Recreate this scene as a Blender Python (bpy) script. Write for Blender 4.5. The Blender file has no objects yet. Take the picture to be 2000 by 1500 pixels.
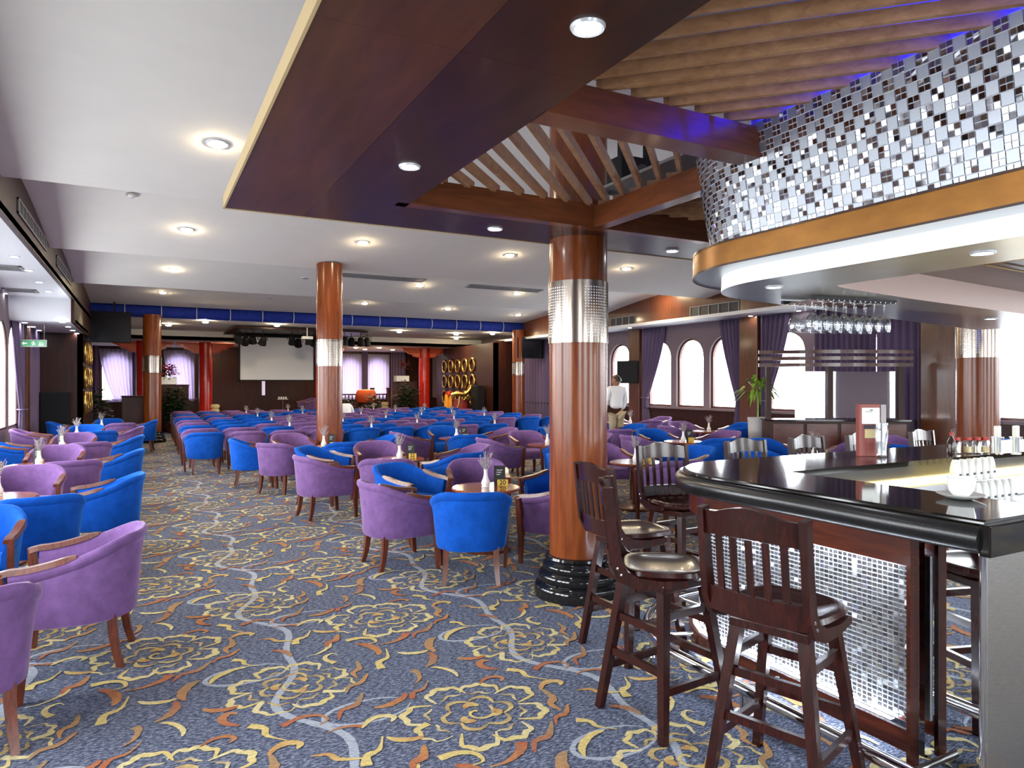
import bpy, bmesh, math, random
from mathutils import Vector, Matrix

# ------------------------------------------------------------------ camera, world, exposure
scene = bpy.context.scene
PI = math.pi
FPX, CX, CY, EYE = 1350.0, 1000.0, 750.0, 1.65
YAW = math.atan2(720.0, FPX)
SY, CYW = math.sin(YAW), math.cos(YAW)
cam_d = bpy.data.cameras.new('camera')
cam_d.sensor_fit = 'HORIZONTAL'
cam_d.sensor_width = 36.0
cam_d.lens = 36.0 * FPX / 2000.0
cam_d.clip_start = 0.05
cam_d.clip_end = 300
cam = bpy.data.objects.new('camera', cam_d)
scene.collection.objects.link(cam)
cam.location = (0, 0, EYE)
cam.rotation_euler = (PI / 2, 0, -YAW)
scene.camera = cam

world = bpy.data.worlds.new('overcast_sky')
scene.world = world
world.use_nodes = True
bg = world.node_tree.nodes['Background']
# overcast white sky above the horizon, duller river below it
_n = world.node_tree.nodes; _l = world.node_tree.links
_tc = _n.new('ShaderNodeTexCoord'); _sp = _n.new('ShaderNodeSeparateXYZ'); _rp = _n.new('ShaderNodeValToRGB')
_l.new(_tc.outputs['Generated'], _sp.inputs[0]); _l.new(_sp.outputs['Z'], _rp.inputs['Fac']); _l.new(_rp.outputs['Color'], bg.inputs[0])
_rp.color_ramp.elements[0].position = 0.0; _rp.color_ramp.elements[0].color = (0.36, 0.37, 0.38, 1)
_rp.color_ramp.elements[1].position = 0.02; _rp.color_ramp.elements[1].color = (0.96, 0.98, 1.0, 1)
bg.inputs[1].default_value = 14.0

scene.view_settings.view_transform = 'Standard'
scene.view_settings.look = 'None'
scene.view_settings.gamma = 1.0
scene.view_settings.use_curve_mapping = False
scene.view_settings.exposure = 0.5
scene.cycles.max_bounces = 7
scene.cycles.diffuse_bounces = 5
scene.cycles.glossy_bounces = 4
scene.cycles.transparent_max_bounces = 10
scene.cycles.transmission_bounces = 6
scene.cycles.sample_clamp_indirect = 15.0
scene.cycles.use_denoising = True
scene.cycles.caustics_reflective = False
scene.cycles.caustics_refractive = False

LAMP_W = 520.0     # radiance of a recessed lamp disc

def portal(name, loc, rot, sx, sy):
    l = bpy.data.lights.new(name, 'AREA')
    l.shape = 'RECTANGLE'; l.size = sx; l.size_y = sy
    l.cycles.is_portal = True
    o = bpy.data.objects.new(name, l)
    o.location = loc; o.rotation_euler = rot
    scene.collection.objects.link(o)
portal('window_daylight', (13.3, 9.5, 2.1), (0, PI / 2, 0), 2.4, 26)
portal('window_daylight', (-2.75, 8.0, 2.1), (0, -PI / 2, 0), 2.4, 23)
portal('window_daylight', (5.3, -3.4, 1.9), (PI / 2, 0, 0), 15, 3.2)
portal('window_daylight', (5.0, 33.3, 2.0), (-PI / 2, 0, 0), 14, 2.2)

# ------------------------------------------------------------------ helpers
COL = scene.collection
def ray(px, py):
    tx, tz = (px - CX) / FPX, (CY - py) / FPX
    return (SY + CYW * tx, CYW - SY * tx, tz)
def on_z(px, py, z):
    r = ray(px, py); d = (z - EYE) / r[2]
    return Vector((r[0] * d, r[1] * d, z))
def on_y(px, py, y):
    r = ray(px, py); d = y / r[1]
    return Vector((r[0] * d, y, EYE + r[2] * d))
def on_x(px, py, x):
    r = ray(px, py); d = x / r[0]
    return Vector((x, r[1] * d, EYE + r[2] * d))
def at_d(px, py, d):
    r = ray(px, py)
    return Vector((r[0] * d, r[1] * d, EYE + r[2] * d))

ORD = ['first', 'second', 'third', 'fourth', 'fifth', 'sixth', 'seventh', 'eighth', 'ninth', 'tenth', 'eleventh',
       'twelfth', 'thirteenth', 'fourteenth', 'fifteenth', 'sixteenth', 'seventeenth', 'eighteenth', 'nineteenth', 'twentieth',
       'twenty-first', 'twenty-second', 'twenty-third', 'twenty-fourth', 'twenty-fifth', 'twenty-sixth', 'twenty-seventh', 'twenty-eighth']

def tag(o, label=None, cat=None, group=None, kind=None):
    if label: o['label'] = label
    if cat: o['category'] = cat
    if group: o['group'] = group
    if kind: o['kind'] = kind
    return o
def empty(name, loc=(0, 0, 0), rz=0.0, parent=None):
    o = bpy.data.objects.new(name, None)
    o.empty_display_size = 0.1
    COL.objects.link(o)
    o.location = loc; o.rotation_euler = (0, 0, rz)
    if parent: o.parent = parent
    return o
def thing(name, label, cat, loc=(0, 0, 0), rz=0.0, group=None):
    return tag(empty(name, loc, rz), label, cat, group)
def copy_tree(o, parent=None):
    c = o.copy(); COL.objects.link(c)
    if parent: c.parent = parent
    for ch in o.children:
        copy_tree(ch, c)
    return c

class MB:
    def __init__(s):
        s.v = []; s.f = []; s.m = []; s.c = None
    def face(s, pts, mat=0):
        n = len(s.v); s.v += [tuple(p) for p in pts]
        s.f.append(tuple(range(n, n + len(pts)))); s.m.append(mat)
    def raw(s, verts, faces, mat=0):
        n = len(s.v); s.v += [tuple(p) for p in verts]
        for f in faces:
            s.f.append(tuple(i + n for i in f)); s.m.append(mat)
        return s
    def box(s, a, b, mat=0):
        x0, y0, z0 = a; x1, y1, z1 = b
        vs = [(x0, y0, z0), (x1, y0, z0), (x1, y1, z0), (x0, y1, z0), (x0, y0, z1), (x1, y0, z1), (x1, y1, z1), (x0, y1, z1)]
        return s.raw(vs, [(3, 2, 1, 0), (4, 5, 6, 7), (0, 1, 5, 4), (1, 2, 6, 5), (2, 3, 7, 6), (3, 0, 4, 7)], mat)
    def rbox(s, a, b, r=0.01, mat=0):
        """box with chamfered edges"""
        x0, y0, z0 = a; x1, y1, z1 = b
        bm = bmesh.new()
        bmesh.ops.create_cube(bm, size=1.0)
        for v in bm.verts:
            v.co = Vector(((x0 + x1) / 2 + v.co.x * (x1 - x0), (y0 + y1) / 2 + v.co.y * (y1 - y0), (z0 + z1) / 2 + v.co.z * (z1 - z0)))
        bmesh.ops.bevel(bm, geom=list(bm.edges), offset=r, segments=2, affect='EDGES', profile=0.5)
        bm.verts.index_update()
        s.raw([v.co[:] for v in bm.verts], [[v.index for v in f.verts] for f in bm.faces], mat)
        bm.free(); return s
    def beam(s, p0, p1, w, h, w1=None, h1=None, mat=0, up=(0, 0, 1)):
        p0 = Vector(p0); p1 = Vector(p1); d = (p1 - p0).normalized()
        up = Vector(up)
        if abs(d.dot(up)) > 0.98: up = Vector((0, 1, 0))
        sx = d.cross(up).normalized(); sy = sx.cross(d).normalized()
        w1 = w if w1 is None else w1; h1 = h if h1 is None else h1
        vs = []
        for p, a, b in ((p0, w, h), (p1, w1, h1)):
            for i, j in ((-1, -1), (1, -1), (1, 1), (-1, 1)):
                vs.append(p + sx * a / 2 * i + sy * b / 2 * j)
        return s.raw(vs, [(3, 2, 1, 0), (4, 5, 6, 7), (0, 1, 5, 4), (1, 2, 6, 5), (2, 3, 7, 6), (3, 0, 4, 7)], mat)
    def poly_beam(s, pts, w, h, mat=0):
        for a, b in zip(pts[:-1], pts[1:]): s.beam(a, b, w, h, mat=mat)
        return s
    def tube(s, pts, r, n=10, closed=False, mat=0, caps=True):
        pts = [Vector(p) for p in pts]; N = len(pts)
        rr = r if isinstance(r, (list, tuple)) else [r] * N
        vs = []; prev = None
        for i, p in enumerate(pts):
            if closed: t = pts[(i + 1) % N] - pts[i - 1]
            else: t = pts[min(i + 1, N - 1)] - pts[max(i - 1, 0)]
            t.normalize()
            if prev is None:
                a = Vector((0, 0, 1)) if abs(t.z) < 0.9 else Vector((1, 0, 0))
                u = t.cross(a).normalized()
            else:
                u = (prev - t * prev.dot(t)).normalized()
            prev = u; w = t.cross(u)
            for k in range(n):
                a = 2 * PI * k / n
                vs.append(p + (u * math.cos(a) + w * math.sin(a)) * rr[i])
        fs = []
        for i in range(N if closed else N - 1):
            j = (i + 1) % N
            for k in range(n):
                l = (k + 1) % n
                fs.append((i * n + k, i * n + l, j * n + l, j * n + k))
        if not closed and caps:
            fs.append(tuple(range(n - 1, -1, -1))); fs.append(tuple((N - 1) * n + k for k in range(n)))
        return s.raw(vs, fs, mat)
    def lathe(s, prof, n=24, c=(0, 0, 0), mat=0, caps=True):
        vs = []; N = len(prof)
        for r, z in prof:
            for k in range(n):
                a = 2 * PI * k / n
                vs.append((c[0] + r * math.cos(a), c[1] + r * math.sin(a), c[2] + z))
        fs = []
        for i in range(N - 1):
            for k in range(n):
                l = (k + 1) % n
                fs.append((i * n + k, i * n + l, (i + 1) * n + l, (i + 1) * n + k))
        if caps:
            if prof[0][0] > 1e-4: fs.append(tuple(range(n - 1, -1, -1)))
            if prof[-1][0] > 1e-4: fs.append(tuple((N - 1) * n + k for k in range(n)))
        return s.raw(vs, fs, mat)
    def prism(s, poly, z0, z1, mat=0):
        n = len(poly)
        vs = [(x, y, z0) for x, y in poly] + [(x, y, z1) for x, y in poly]
        fs = [tuple(range(n - 1, -1, -1)), tuple(range(n, 2 * n))]
        fs += [(i, (i + 1) % n, n + (i + 1) % n, n + i) for i in range(n)]
        return s.raw(vs, fs, mat)
    def loft(s, rows, closed=False, mat=0):
        n = len(rows[0]); vs = [p for r in rows for p in r]; fs = []
        for i in range(len(rows) - 1):
            for k in range(n if closed else n - 1):
                l = (k + 1) % n
                fs.append((i * n + k, i * n + l, (i + 1) * n + l, (i + 1) * n + k))
        return s.raw(vs, fs, mat)
    def mesh(s, name, mats, smooth=None, fix=True):
        me = bpy.data.meshes.new(name)
        me.from_pydata(s.v, [], s.f)
        if not isinstance(mats, (list, tuple)): mats = [mats]
        for m in mats: me.materials.append(m)
        if len(mats) > 1: me.polygons.foreach_set('material_index', s.m)
        if fix:
            bm = bmesh.new(); bm.from_mesh(me)
            bmesh.ops.remove_doubles(bm, verts=bm.verts, dist=1e-5)
            bmesh.ops.recalc_face_normals(bm, faces=bm.faces)
            bm.to_mesh(me); bm.free()
        if smooth is not None:
            me.shade_smooth()
            me.set_sharp_from_angle(angle=math.radians(smooth))
        me.update()
        return me
    def build(s, name, mats, parent=None, smooth=None, fix=True, loc=None):
        o = bpy.data.objects.new(name, s.mesh(name, mats, smooth, fix))
        COL.objects.link(o)
        if parent: o.parent = parent
        if loc is not None: o.location = loc
        return o

# ------------------------------------------------------------------ materials
def new_mat(name):
    m = bpy.data.materials.new(name); m.use_nodes = True
    nt = m.node_tree
    return m, nt, nt.nodes['Principled BSDF']
def setc(b, key, v):
    if key in b.inputs: b.inputs[key].default_value = v
def rgb(r, g, b):   # sRGB 0-255 to linear
    f = lambda c: (c / 255 / 12.92) if c / 255 <= 0.04045 else ((c / 255 + 0.055) / 1.055) ** 2.4
    return (f(r), f(g), f(b), 1)
def mat(name, col, rough=0.5, metal=0.0, spec=0.5, coat=0.0, noise=0.0, nscale=20.0, bump=0.0, bscale=60.0, emit=None, estr=0.0, sheen=0.0, sheen_col=None, stretch=(1, 1, 1)):
    m, nt, b = new_mat(name)
    setc(b, 'Base Color', col); setc(b, 'Roughness', rough); setc(b, 'Metallic', metal)
    setc(b, 'Specular IOR Level', spec); setc(b, 'Coat Weight', coat); setc(b, 'Coat Roughness', 0.08)
    if sheen:
        setc(b, 'Sheen Weight', sheen); setc(b, 'Sheen Roughness', 0.35)
        setc(b, 'Sheen Tint', sheen_col or col)
    if emit is not None:
        setc(b, 'Emission Color', emit); setc(b, 'Emission Strength', estr)
    N = nt.nodes; L = nt.links
    if noise or bump:
        tc = N.new('ShaderNodeTexCoord'); mp = N.new('ShaderNodeMapping'); mp.inputs['Scale'].default_value = stretch
        L.new(tc.outputs['Object'], mp.inputs['Vector'])
    if noise:
        nz = N.new('ShaderNodeTexNoise'); nz.inputs['Scale'].default_value = nscale; nz.inputs['Detail'].default_value = 5
        L.new(mp.outputs[0], nz.inputs['Vector'])
        rp = N.new('ShaderNodeValToRGB')
        rp.color_ramp.elements[0].position = 0.3; rp.color_ramp.elements[1].position = 0.7
        rp.color_ramp.elements[0].color = tuple(c * (1 - noise) for c in col[:3]) + (1,)
        rp.color_ramp.elements[1].color = tuple(min(1, c * (1 + noise)) for c in col[:3]) + (1,)
        L.new(nz.outputs['Fac'], rp.inputs['Fac']); L.new(rp.outputs['Color'], b.inputs['Base Color'])
    if bump:
        n2 = N.new('ShaderNodeTexNoise'); n2.inputs['Scale'].default_value = bscale; n2.inputs['Detail'].default_value = 3
        L.new(mp.outputs[0], n2.inputs['Vector'])
        bp = N.new('ShaderNodeBump'); bp.inputs['Strength'].default_value = bump; bp.inputs['Distance'].default_value = 0.01
        L.new(n2.outputs['Fac'], bp.inputs['Height']); L.new(bp.outputs['Normal'], b.inputs['Normal'])
    return m
def wood(name, dark, light, rough=0.25, grain=(1, 1, 8), scale=3.0, coat=0.3, spec=0.5):
    """veneer: noise stretched across the grain; grain gives the scale on each object axis (small = along the grain)"""
    m, nt, b = new_mat(name); N = nt.nodes; L = nt.links
    tc = N.new('ShaderNodeTexCoord'); mp = N.new('ShaderNodeMapping'); mp.inputs['Scale'].default_value = grain
    L.new(tc.outputs['Object'], mp.inputs['Vector'])
    nz = N.new('ShaderNodeTexNoise'); nz.inputs['Scale'].default_value = scale; nz.inputs['Detail'].default_value = 7; nz.inputs['Roughness'].default_value = 0.65
    nz.inputs['Distortion'].default_value = 0.6
    L.new(mp.outputs[0], nz.inputs['Vector'])
    rp = N.new('ShaderNodeValToRGB'); rp.color_ramp.elements[0].position = 0.32; rp.color_ramp.elements[1].position = 0.7
    rp.color_ramp.elements[0].color = dark; rp.color_ramp.elements[1].color = light
    L.new(nz.outputs['Fac'], rp.inputs['Fac']); L.new(rp.outputs['Color'], b.inputs['Base Color'])
    setc(b, 'Roughness', rough); setc(b, 'Coat Weight', coat); setc(b, 'Coat Roughness', 0.1); setc(b, 'Specular IOR Level', spec)
    return m
def velvet(name, col, sheen_col):
    m, nt, b = new_mat(name); N = nt.nodes; L = nt.links
    tc = N.new('ShaderNodeTexCoord')
    nz = N.new('ShaderNodeTexNoise'); nz.inputs['Scale'].default_value = 9.0; nz.inputs['Detail'].default_value = 6; nz.inputs['Roughness'].default_value = 0.7
    L.new(tc.outputs['Object'], nz.inputs['Vector'])
    rp = N.new('ShaderNodeValToRGB'); rp.color_ramp.elements[0].position = 0.3; rp.color_ramp.elements[1].position = 0.72
    rp.color_ramp.elements[0].color = tuple(c * 0.72 for c in col[:3]) + (1,)
    rp.color_ramp.elements[1].color = tuple(c * 1.25 for c in col[:3]) + (1,)
    L.new(nz.outputs['Fac'], rp.inputs['Fac']); L.new(rp.outputs['Color'], b.inputs['Base Color'])
    setc(b, 'Roughness', 0.9); setc(b, 'Specular IOR Level', 0.1)
    setc(b, 'Sheen Weight', 0.7); setc(b, 'Sheen Roughness', 0.3); setc(b, 'Sheen Tint', sheen_col)
    n2 = N.new('ShaderNodeTexNoise'); n2.inputs['Scale'].default_value = 260.0
    L.new(tc.outputs['Object'], n2.inputs['Vector'])
    bp = N.new('ShaderNodeBump'); bp.inputs['Strength'].default_value = 0.25; bp.inputs['Distance'].default_value = 0.004
    L.new(n2.outputs['Fac'], bp.inputs['Height']); L.new(bp.outputs['Normal'], b.inputs['Normal'])
    return m
def emitter(name, col, s):
    m = bpy.data.materials.new(name); m.use_nodes = True; nt = m.node_tree
    nt.nodes.clear()
    o = nt.nodes.new('ShaderNodeOutputMaterial'); e = nt.nodes.new('ShaderNodeEmission')
    e.inputs[0].default_value = col; e.inputs[1].default_value = s
    nt.links.new(e.outputs[0], o.inputs[0]); return m
def clear_glass(name, tint=(0.95, 0.98, 1, 1), gloss=0.12):
    m = bpy.data.materials.new(name); m.use_nodes = True; nt = m.node_tree; nt.nodes.clear()
    o = nt.nodes.new('ShaderNodeOutputMaterial'); t = nt.nodes.new('ShaderNodeBsdfTransparent'); g = nt.nodes.new('ShaderNodeBsdfGlossy')
    mx = nt.nodes.new('ShaderNodeMixShader'); lw = nt.nodes.new('ShaderNodeLayerWeight'); lw.inputs['Blend'].default_value = 0.35
    ma = nt.nodes.new('ShaderNodeMath'); ma.operation = 'MULTIPLY_ADD'; ma.inputs[1].default_value = 0.7; ma.inputs[2].default_value = gloss * 0.4
    t.inputs[0].default_value = tint; g.inputs['Roughness'].default_value = 0.02
    nt.links.new(lw.outputs['Facing'], ma.inputs[0]); nt.links.new(ma.outputs[0], mx.inputs[0])
    nt.links.new(t.outputs[0], mx.inputs[1]); nt.links.new(g.outputs[0], mx.inputs[2]); nt.links.new(mx.outputs[0], o.inputs[0])
    return m
def sheer(name, col, trans=0.5):
    m = bpy.data.materials.new(name); m.use_nodes = True; nt = m.node_tree; nt.nodes.clear()
    o = nt.nodes.new('ShaderNodeOutputMaterial'); d = nt.nodes.new('ShaderNodeBsdfDiffuse'); t = nt.nodes.new('ShaderNodeBsdfTranslucent'); mx = nt.nodes.new('ShaderNodeMixShader')
    d.inputs[0].default_value = col; t.inputs[0].default_value = col; mx.inputs[0].default_value = trans
    nt.links.new(d.outputs[0], mx.inputs[1]); nt.links.new(t.outputs[0], mx.inputs[2]); nt.links.new(mx.outputs[0], o.inputs[0])
    return m

M = {}
M['blue'] = velvet('blue_velvet', (0.006, 0.075, 0.40, 1), (0.08, 0.36, 1.0, 1))
M['purple'] = velvet('purple_velvet', (0.165, 0.085, 0.225, 1), (0.66, 0.50, 0.85, 1))
M['chairwood'] = wood('reddish_chair_wood', rgb(58, 22, 11), rgb(118, 54, 28), 0.32, (12, 12, 1.5), 6, coat=0.08)
M['tablewood'] = wood('polished_table_wood', rgb(110, 45, 20), rgb(165, 84, 42), 0.15, (1.5, 10, 10), 5, coat=0.6)
M['stoolwood'] = wood('dark_mahogany', rgb(30, 11, 9), rgb(58, 23, 18), 0.24, (7, 7, 1.2), 5, coat=0.2, spec=0.35)
M['column'] = wood('glossy_column_veneer', rgb(96, 42, 16), rgb(138, 72, 28), 0.22, (7, 7, 0.7), 2.2, coat=0.1, spec=0.4)
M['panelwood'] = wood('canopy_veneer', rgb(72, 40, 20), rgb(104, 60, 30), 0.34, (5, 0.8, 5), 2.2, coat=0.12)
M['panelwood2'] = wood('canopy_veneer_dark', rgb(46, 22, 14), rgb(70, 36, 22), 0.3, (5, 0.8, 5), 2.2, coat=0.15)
M['beamwood'] = wood('beam_veneer', rgb(84, 42, 22), rgb(126, 70, 38), 0.28, (0.8, 0.8, 7), 3, coat=0.5)
M['slatwood'] = wood('slat_veneer', rgb(158, 114, 78), rgb(198, 154, 112), 0.45, (4, 4, 8), 3)
M['wallwood'] = wood('dark_wall_panelling', rgb(38, 18, 14), rgb(62, 30, 22), 0.4, (6, 6, 0.7), 2.0, coat=0.0, spec=0.25)
M['pilaster'] = wood('pilaster_veneer', rgb(72, 38, 23), rgb(106, 60, 36), 0.32, (6, 6, 0.7), 2.0)
M['barwood'] = wood('bar_veneer', rgb(60, 22, 12), rgb(100, 44, 24), 0.25, (1, 1, 7), 3)
M['ceiling'] = mat('matt_white_ceiling', (0.85, 0.825, 0.765, 1), 0.85, spec=0.1, noise=0.015, nscale=3)
M['soffit'] = mat('satin_white_soffit', (0.80, 0.82, 0.86, 1), 0.35, spec=0.4)
M['cream'] = mat('cream_fascia', rgb(214, 188, 140), 0.6)
M['wallpaper'] = mat('mauve_wallcovering', rgb(120, 104, 112), 0.75, noise=0.06, nscale=30)
M['bluefabric'] = mat('royal_blue_fabric', rgb(20, 48, 150), 0.8, noise=0.2, nscale=8, bump=0.2, bscale=90, sheen=0.3)
M['whitecord'] = mat('pale_cord', rgb(210, 215, 225), 0.6)
M['black'] = mat('matt_black', (0.008, 0.008, 0.010, 1), 0.6, spec=0.2)
M['blackgloss'] = mat('black_stone_base', (0.008, 0.008, 0.009, 1), 0.1, spec=0.6, noise=0.5, nscale=120)
M['granite'] = mat('black_granite', (0.012, 0.011, 0.010, 1), 0.07, spec=0.65, noise=0.8, nscale=260)
M['granite_edge'] = mat('honed_granite_edge', (0.012, 0.012, 0.013, 1), 0.27, spec=0.6, noise=0.8, nscale=260)
M['steel'] = mat('brushed_steel', (0.52, 0.53, 0.55, 1), 0.32, metal=1.0, noise=0.12, nscale=14, stretch=(60, 2, 2))
M['steel_dark'] = mat('brushed_steel_panel', (0.40, 0.385, 0.36, 1), 0.36, metal=1.0, noise=0.2, nscale=10, stretch=(2, 2, 70))
M['mirror'] = mat('polished_mirror', (0.82, 0.84, 0.85, 1), 0.02, metal=1.0)
M['gold'] = mat('antique_gold_metal', rgb(214, 178, 104), 0.28, metal=1.0)
M['goldband'] = mat('bronze_gold_veneer', rgb(158, 106, 44), 0.3, metal=0.55, noise=0.12, nscale=9, stretch=(1, 1, 2))
M['silver'] = mat('silver_leaf_panel', rgb(205, 210, 214), 0.3, metal=0.75, noise=0.05, nscale=6)
M['satinwhite'] = mat('satin_white_metal', rgb(222, 226, 230), 0.28, metal=0.25)
M['stepsilver'] = mat('step_silver', rgb(150, 155, 160), 0.35, metal=0.8)
M['pink'] = mat('pale_pink_paint', rgb(226, 196, 184), 0.5)
M['white'] = mat('white_ceramic', (0.82, 0.82, 0.80, 1), 0.15)
M['grout'] = mat('white_grout', (0.80, 0.84, 0.92, 1), 0.6)
M['tile_big'] = mat('silver_foil_tile', (0.36, 0.38, 0.42, 1), 0.35, metal=0.7)
M['tile_small'] = mat('mirror_tile', (0.75, 0.78, 0.84, 1), 0.05, metal=1.0)
M['mosaic'] = mat('mirror_mosaic', (0.62, 0.64, 0.68, 1), 0.12, metal=0.95)
M['curtain'] = sheer('purple_curtain', (0.17, 0.125, 0.21, 1), 0.22)
M['sheer'] = sheer('pale_lilac_sheer', (0.62, 0.56, 0.72, 1), 0.55)
M['glass'] = clear_glass('window_glass')
M['wineglass'] = clear_glass('drinking_glass', (0.96, 0.98, 1, 1), 0.25)
M['amber'] = mat('pale_straw_paper', rgb(228, 205, 150), 0.5)
M['red'] = mat('red_lacquer', rgb(196, 34, 14), 0.25, coat=0.5, noise=0.12, nscale=5)
M['orange'] = mat('orange_lacquer', rgb(214, 92, 44), 0.4)
M['screen'] = mat('projection_screen_cloth', rgb(206, 208, 214), 0.9)
M['leaf'] = mat('dark_green_leaf', rgb(26, 48, 22), 0.45, noise=0.4, nscale=8)
M['leaf2'] = mat('fresh_green_leaf', rgb(112, 150, 44), 0.45, noise=0.25, nscale=8)
M['dried'] = mat('dried_lavender', rgb(166, 158, 158), 0.85, noise=0.25, nscale=60)
M['pinkflower'] = mat('pink_petal', rgb(178, 62, 96), 0.7, noise=0.25, nscale=30)
M['green_sign'] = mat('green_exit_sign', rgb(60, 128, 88), 0.4, emit=rgb(60, 150, 95), estr=0.35)
M['signwhite'] = mat('sign_white', rgb(236, 244, 236), 0.4, emit=(1, 1, 1, 1), estr=0.4)
M['yellowtag'] = mat('brass_yellow_tag', rgb(222, 188, 72), 0.4)
M['ink'] = mat('black_ink', (0.01, 0.01, 0.01, 1), 0.6)
M['skin'] = mat('skin', rgb(150, 104, 82), 0.55)
M['hair'] = mat('black_hair', (0.012, 0.010, 0.009, 1), 0.5)
M['shirt'] = mat('white_shirt', (0.78, 0.79, 0.82, 1), 0.8)
M['khaki'] = mat('khaki_cloth', rgb(168, 150, 122), 0.85)
M['yellowcloth'] = mat('saffron_cloth', rgb(226, 150, 28), 0.6, noise=0.15, nscale=12)
M['redcloth'] = mat('dark_red_cloth', rgb(110, 22, 18), 0.7)
M['redcard'] = mat('brown_red_card', rgb(150, 74, 66), 0.45)
M['greycard'] = mat('grey_card', rgb(176, 172, 172), 0.5)
M['redlid'] = mat('red_lid', rgb(176, 44, 30), 0.4)
M['sauce'] = mat('dark_sauce', (0.03, 0.012, 0.008, 1), 0.1)
M['lamp'] = emitter('warm_lamp_disc', (1.0, 0.80, 0.50, 1), LAMP_W)
M['lampcool'] = emitter('cool_lamp_disc', (0.93, 0.96, 1.0, 1), LAMP_W * 0.2)
M['ledwhite'] = emitter('white_led_strip', (0.93, 0.97, 1.0, 1), 1.5)
M['ledblue'] = emitter('blue_led_strip', (0.001, 0.005, 1.0, 1), 60.0)
M['ledcool'] = emitter('cool_white_led', (0.80, 0.88, 1.0, 1), 34.0)
M['ledwarm'] = emitter('warm_yellow_led', (1.0, 0.78, 0.30, 1), 30.0)
M['roofboard'] = mat('grey_painted_board', (0.30, 0.30, 0.32, 1), 0.7)
M['offlamp'] = mat('unlit_lamp', rgb(180, 178, 170), 0.4)
M['chrome'] = mat('chrome', (0.72, 0.73, 0.75, 1), 0.1, metal=1.0)
M['vent'] = mat('grey_vent_metal', rgb(150, 150, 150), 0.5)
M['ventdark'] = mat('vent_shadow_metal', rgb(58, 58, 62), 0.6)
M['seatblue'] = M['stoolwood']

def perforated():
    m, nt, b = new_mat('perforated_steel_sleeve'); N = nt.nodes; L = nt.links
    tc = N.new('ShaderNodeTexCoord'); sp = N.new('ShaderNodeSeparateXYZ'); L.new(tc.outputs['Object'], sp.inputs[0])
    at = N.new('ShaderNodeMath'); at.operation = 'ARCTAN2'; L.new(sp.outputs['Y'], at.inputs[0]); L.new(sp.outputs['X'], at.inputs[1])
    def cell(src, k):
        a = N.new('ShaderNodeMath'); a.operation = 'MULTIPLY'; a.inputs[1].default_value = k; L.new(src, a.inputs[0])
        f = N.new('ShaderNodeMath'); f.operation = 'FRACT'; L.new(a.outputs[0], f.inputs[0])
        s = N.new('ShaderNodeMath'); s.operation = 'SUBTRACT'; s.inputs[1].default_value = 0.5; L.new(f.outputs[0], s.inputs[0])
        p = N.new('ShaderNodeMath'); p.operation = 'POWER'; p.inputs[1].default_value = 2; 
        ab = N.new('ShaderNodeMath'); ab.operation = 'ABSOLUTE'; L.new(s.outputs[0], ab.inputs[0]); L.new(ab.outputs[0], p.inputs[0]); return p
    pa = cell(at.outputs[0], 64 / (2 * PI)); pz = cell(sp.outputs['Z'], 46)
    ad = N.new('ShaderNodeMath'); ad.operation = 'ADD'; L.new(pa.outputs[0], ad.inputs[0]); L.new(pz.outputs[0], ad.inputs[1])
    lt = N.new('ShaderNodeMath'); lt.operation = 'LESS_THAN'; lt.inputs[1].default_value = 0.075; L.new(ad.outputs[0], lt.inputs[0])
    # holes only inside the middle of the sleeve, in quarters
    sn = N.new('ShaderNodeMath'); sn.operation = 'MULTIPLY'; sn.inputs[1].default_value = 4; L.new(at.outputs[0], sn.inputs[0])
    s2 = N.new('ShaderNodeMath'); s2.operation = 'ADD'; s2.inputs[1].default_value = 1.2; L.new(sn.outputs[0], s2.inputs[0])
    s3 = N.new('ShaderNodeMath'); s3.operation = 'SINE'; L.new(s2.outputs[0], s3.inputs[0])
    s4 = N.new('ShaderNodeMath'); s4.operation = 'GREATER_THAN'; s4.inputs[1].default_value = -0.35; L.new(s3.outputs[0], s4.inputs[0])
    z1 = N.new('ShaderNodeMath'); z1.operation = 'ABSOLUTE'; L.new(sp.outputs['Z'], z1.inputs[0])
    z2 = N.new('ShaderNodeMath'); z2.operation = 'LESS_THAN'; z2.inputs[1].default_value = 0.19; L.new(z1.outputs[0], z2.inputs[0])
    mu = N.new('ShaderNodeMath'); mu.operation = 'MULTIPLY'; L.new(lt.outputs[0], mu.inputs[0]); L.new(s4.outputs[0], mu.inputs[1])
    mv = N.new('ShaderNodeMath'); mv.operation = 'MULTIPLY'; L.new(mu.outputs[0], mv.inputs[0]); L.new(z2.outputs[0], mv.inputs[1])
    mx = N.new('ShaderNodeMix'); mx.data_type = 'RGBA'
    L.new(mv.outputs[0], mx.inputs['Factor']); mx.inputs['A'].default_value = (0.34, 0.285, 0.24, 1); mx.inputs['B'].default_value = (0.85, 0.86, 0.9, 1)
    L.new(mx.outputs['Result'], b.inputs['Base Color'])
    m1 = N.new('ShaderNodeMath'); m1.operation = 'SUBTRACT'; m1.inputs[0].default_value = 1.0; L.new(mv.outputs[0], m1.inputs[1])
    L.new(m1.outputs[0], b.inputs['Metallic'])
    setc(b, 'Roughness', 0.2)
    return m
M['perf'] = perforated()

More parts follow.
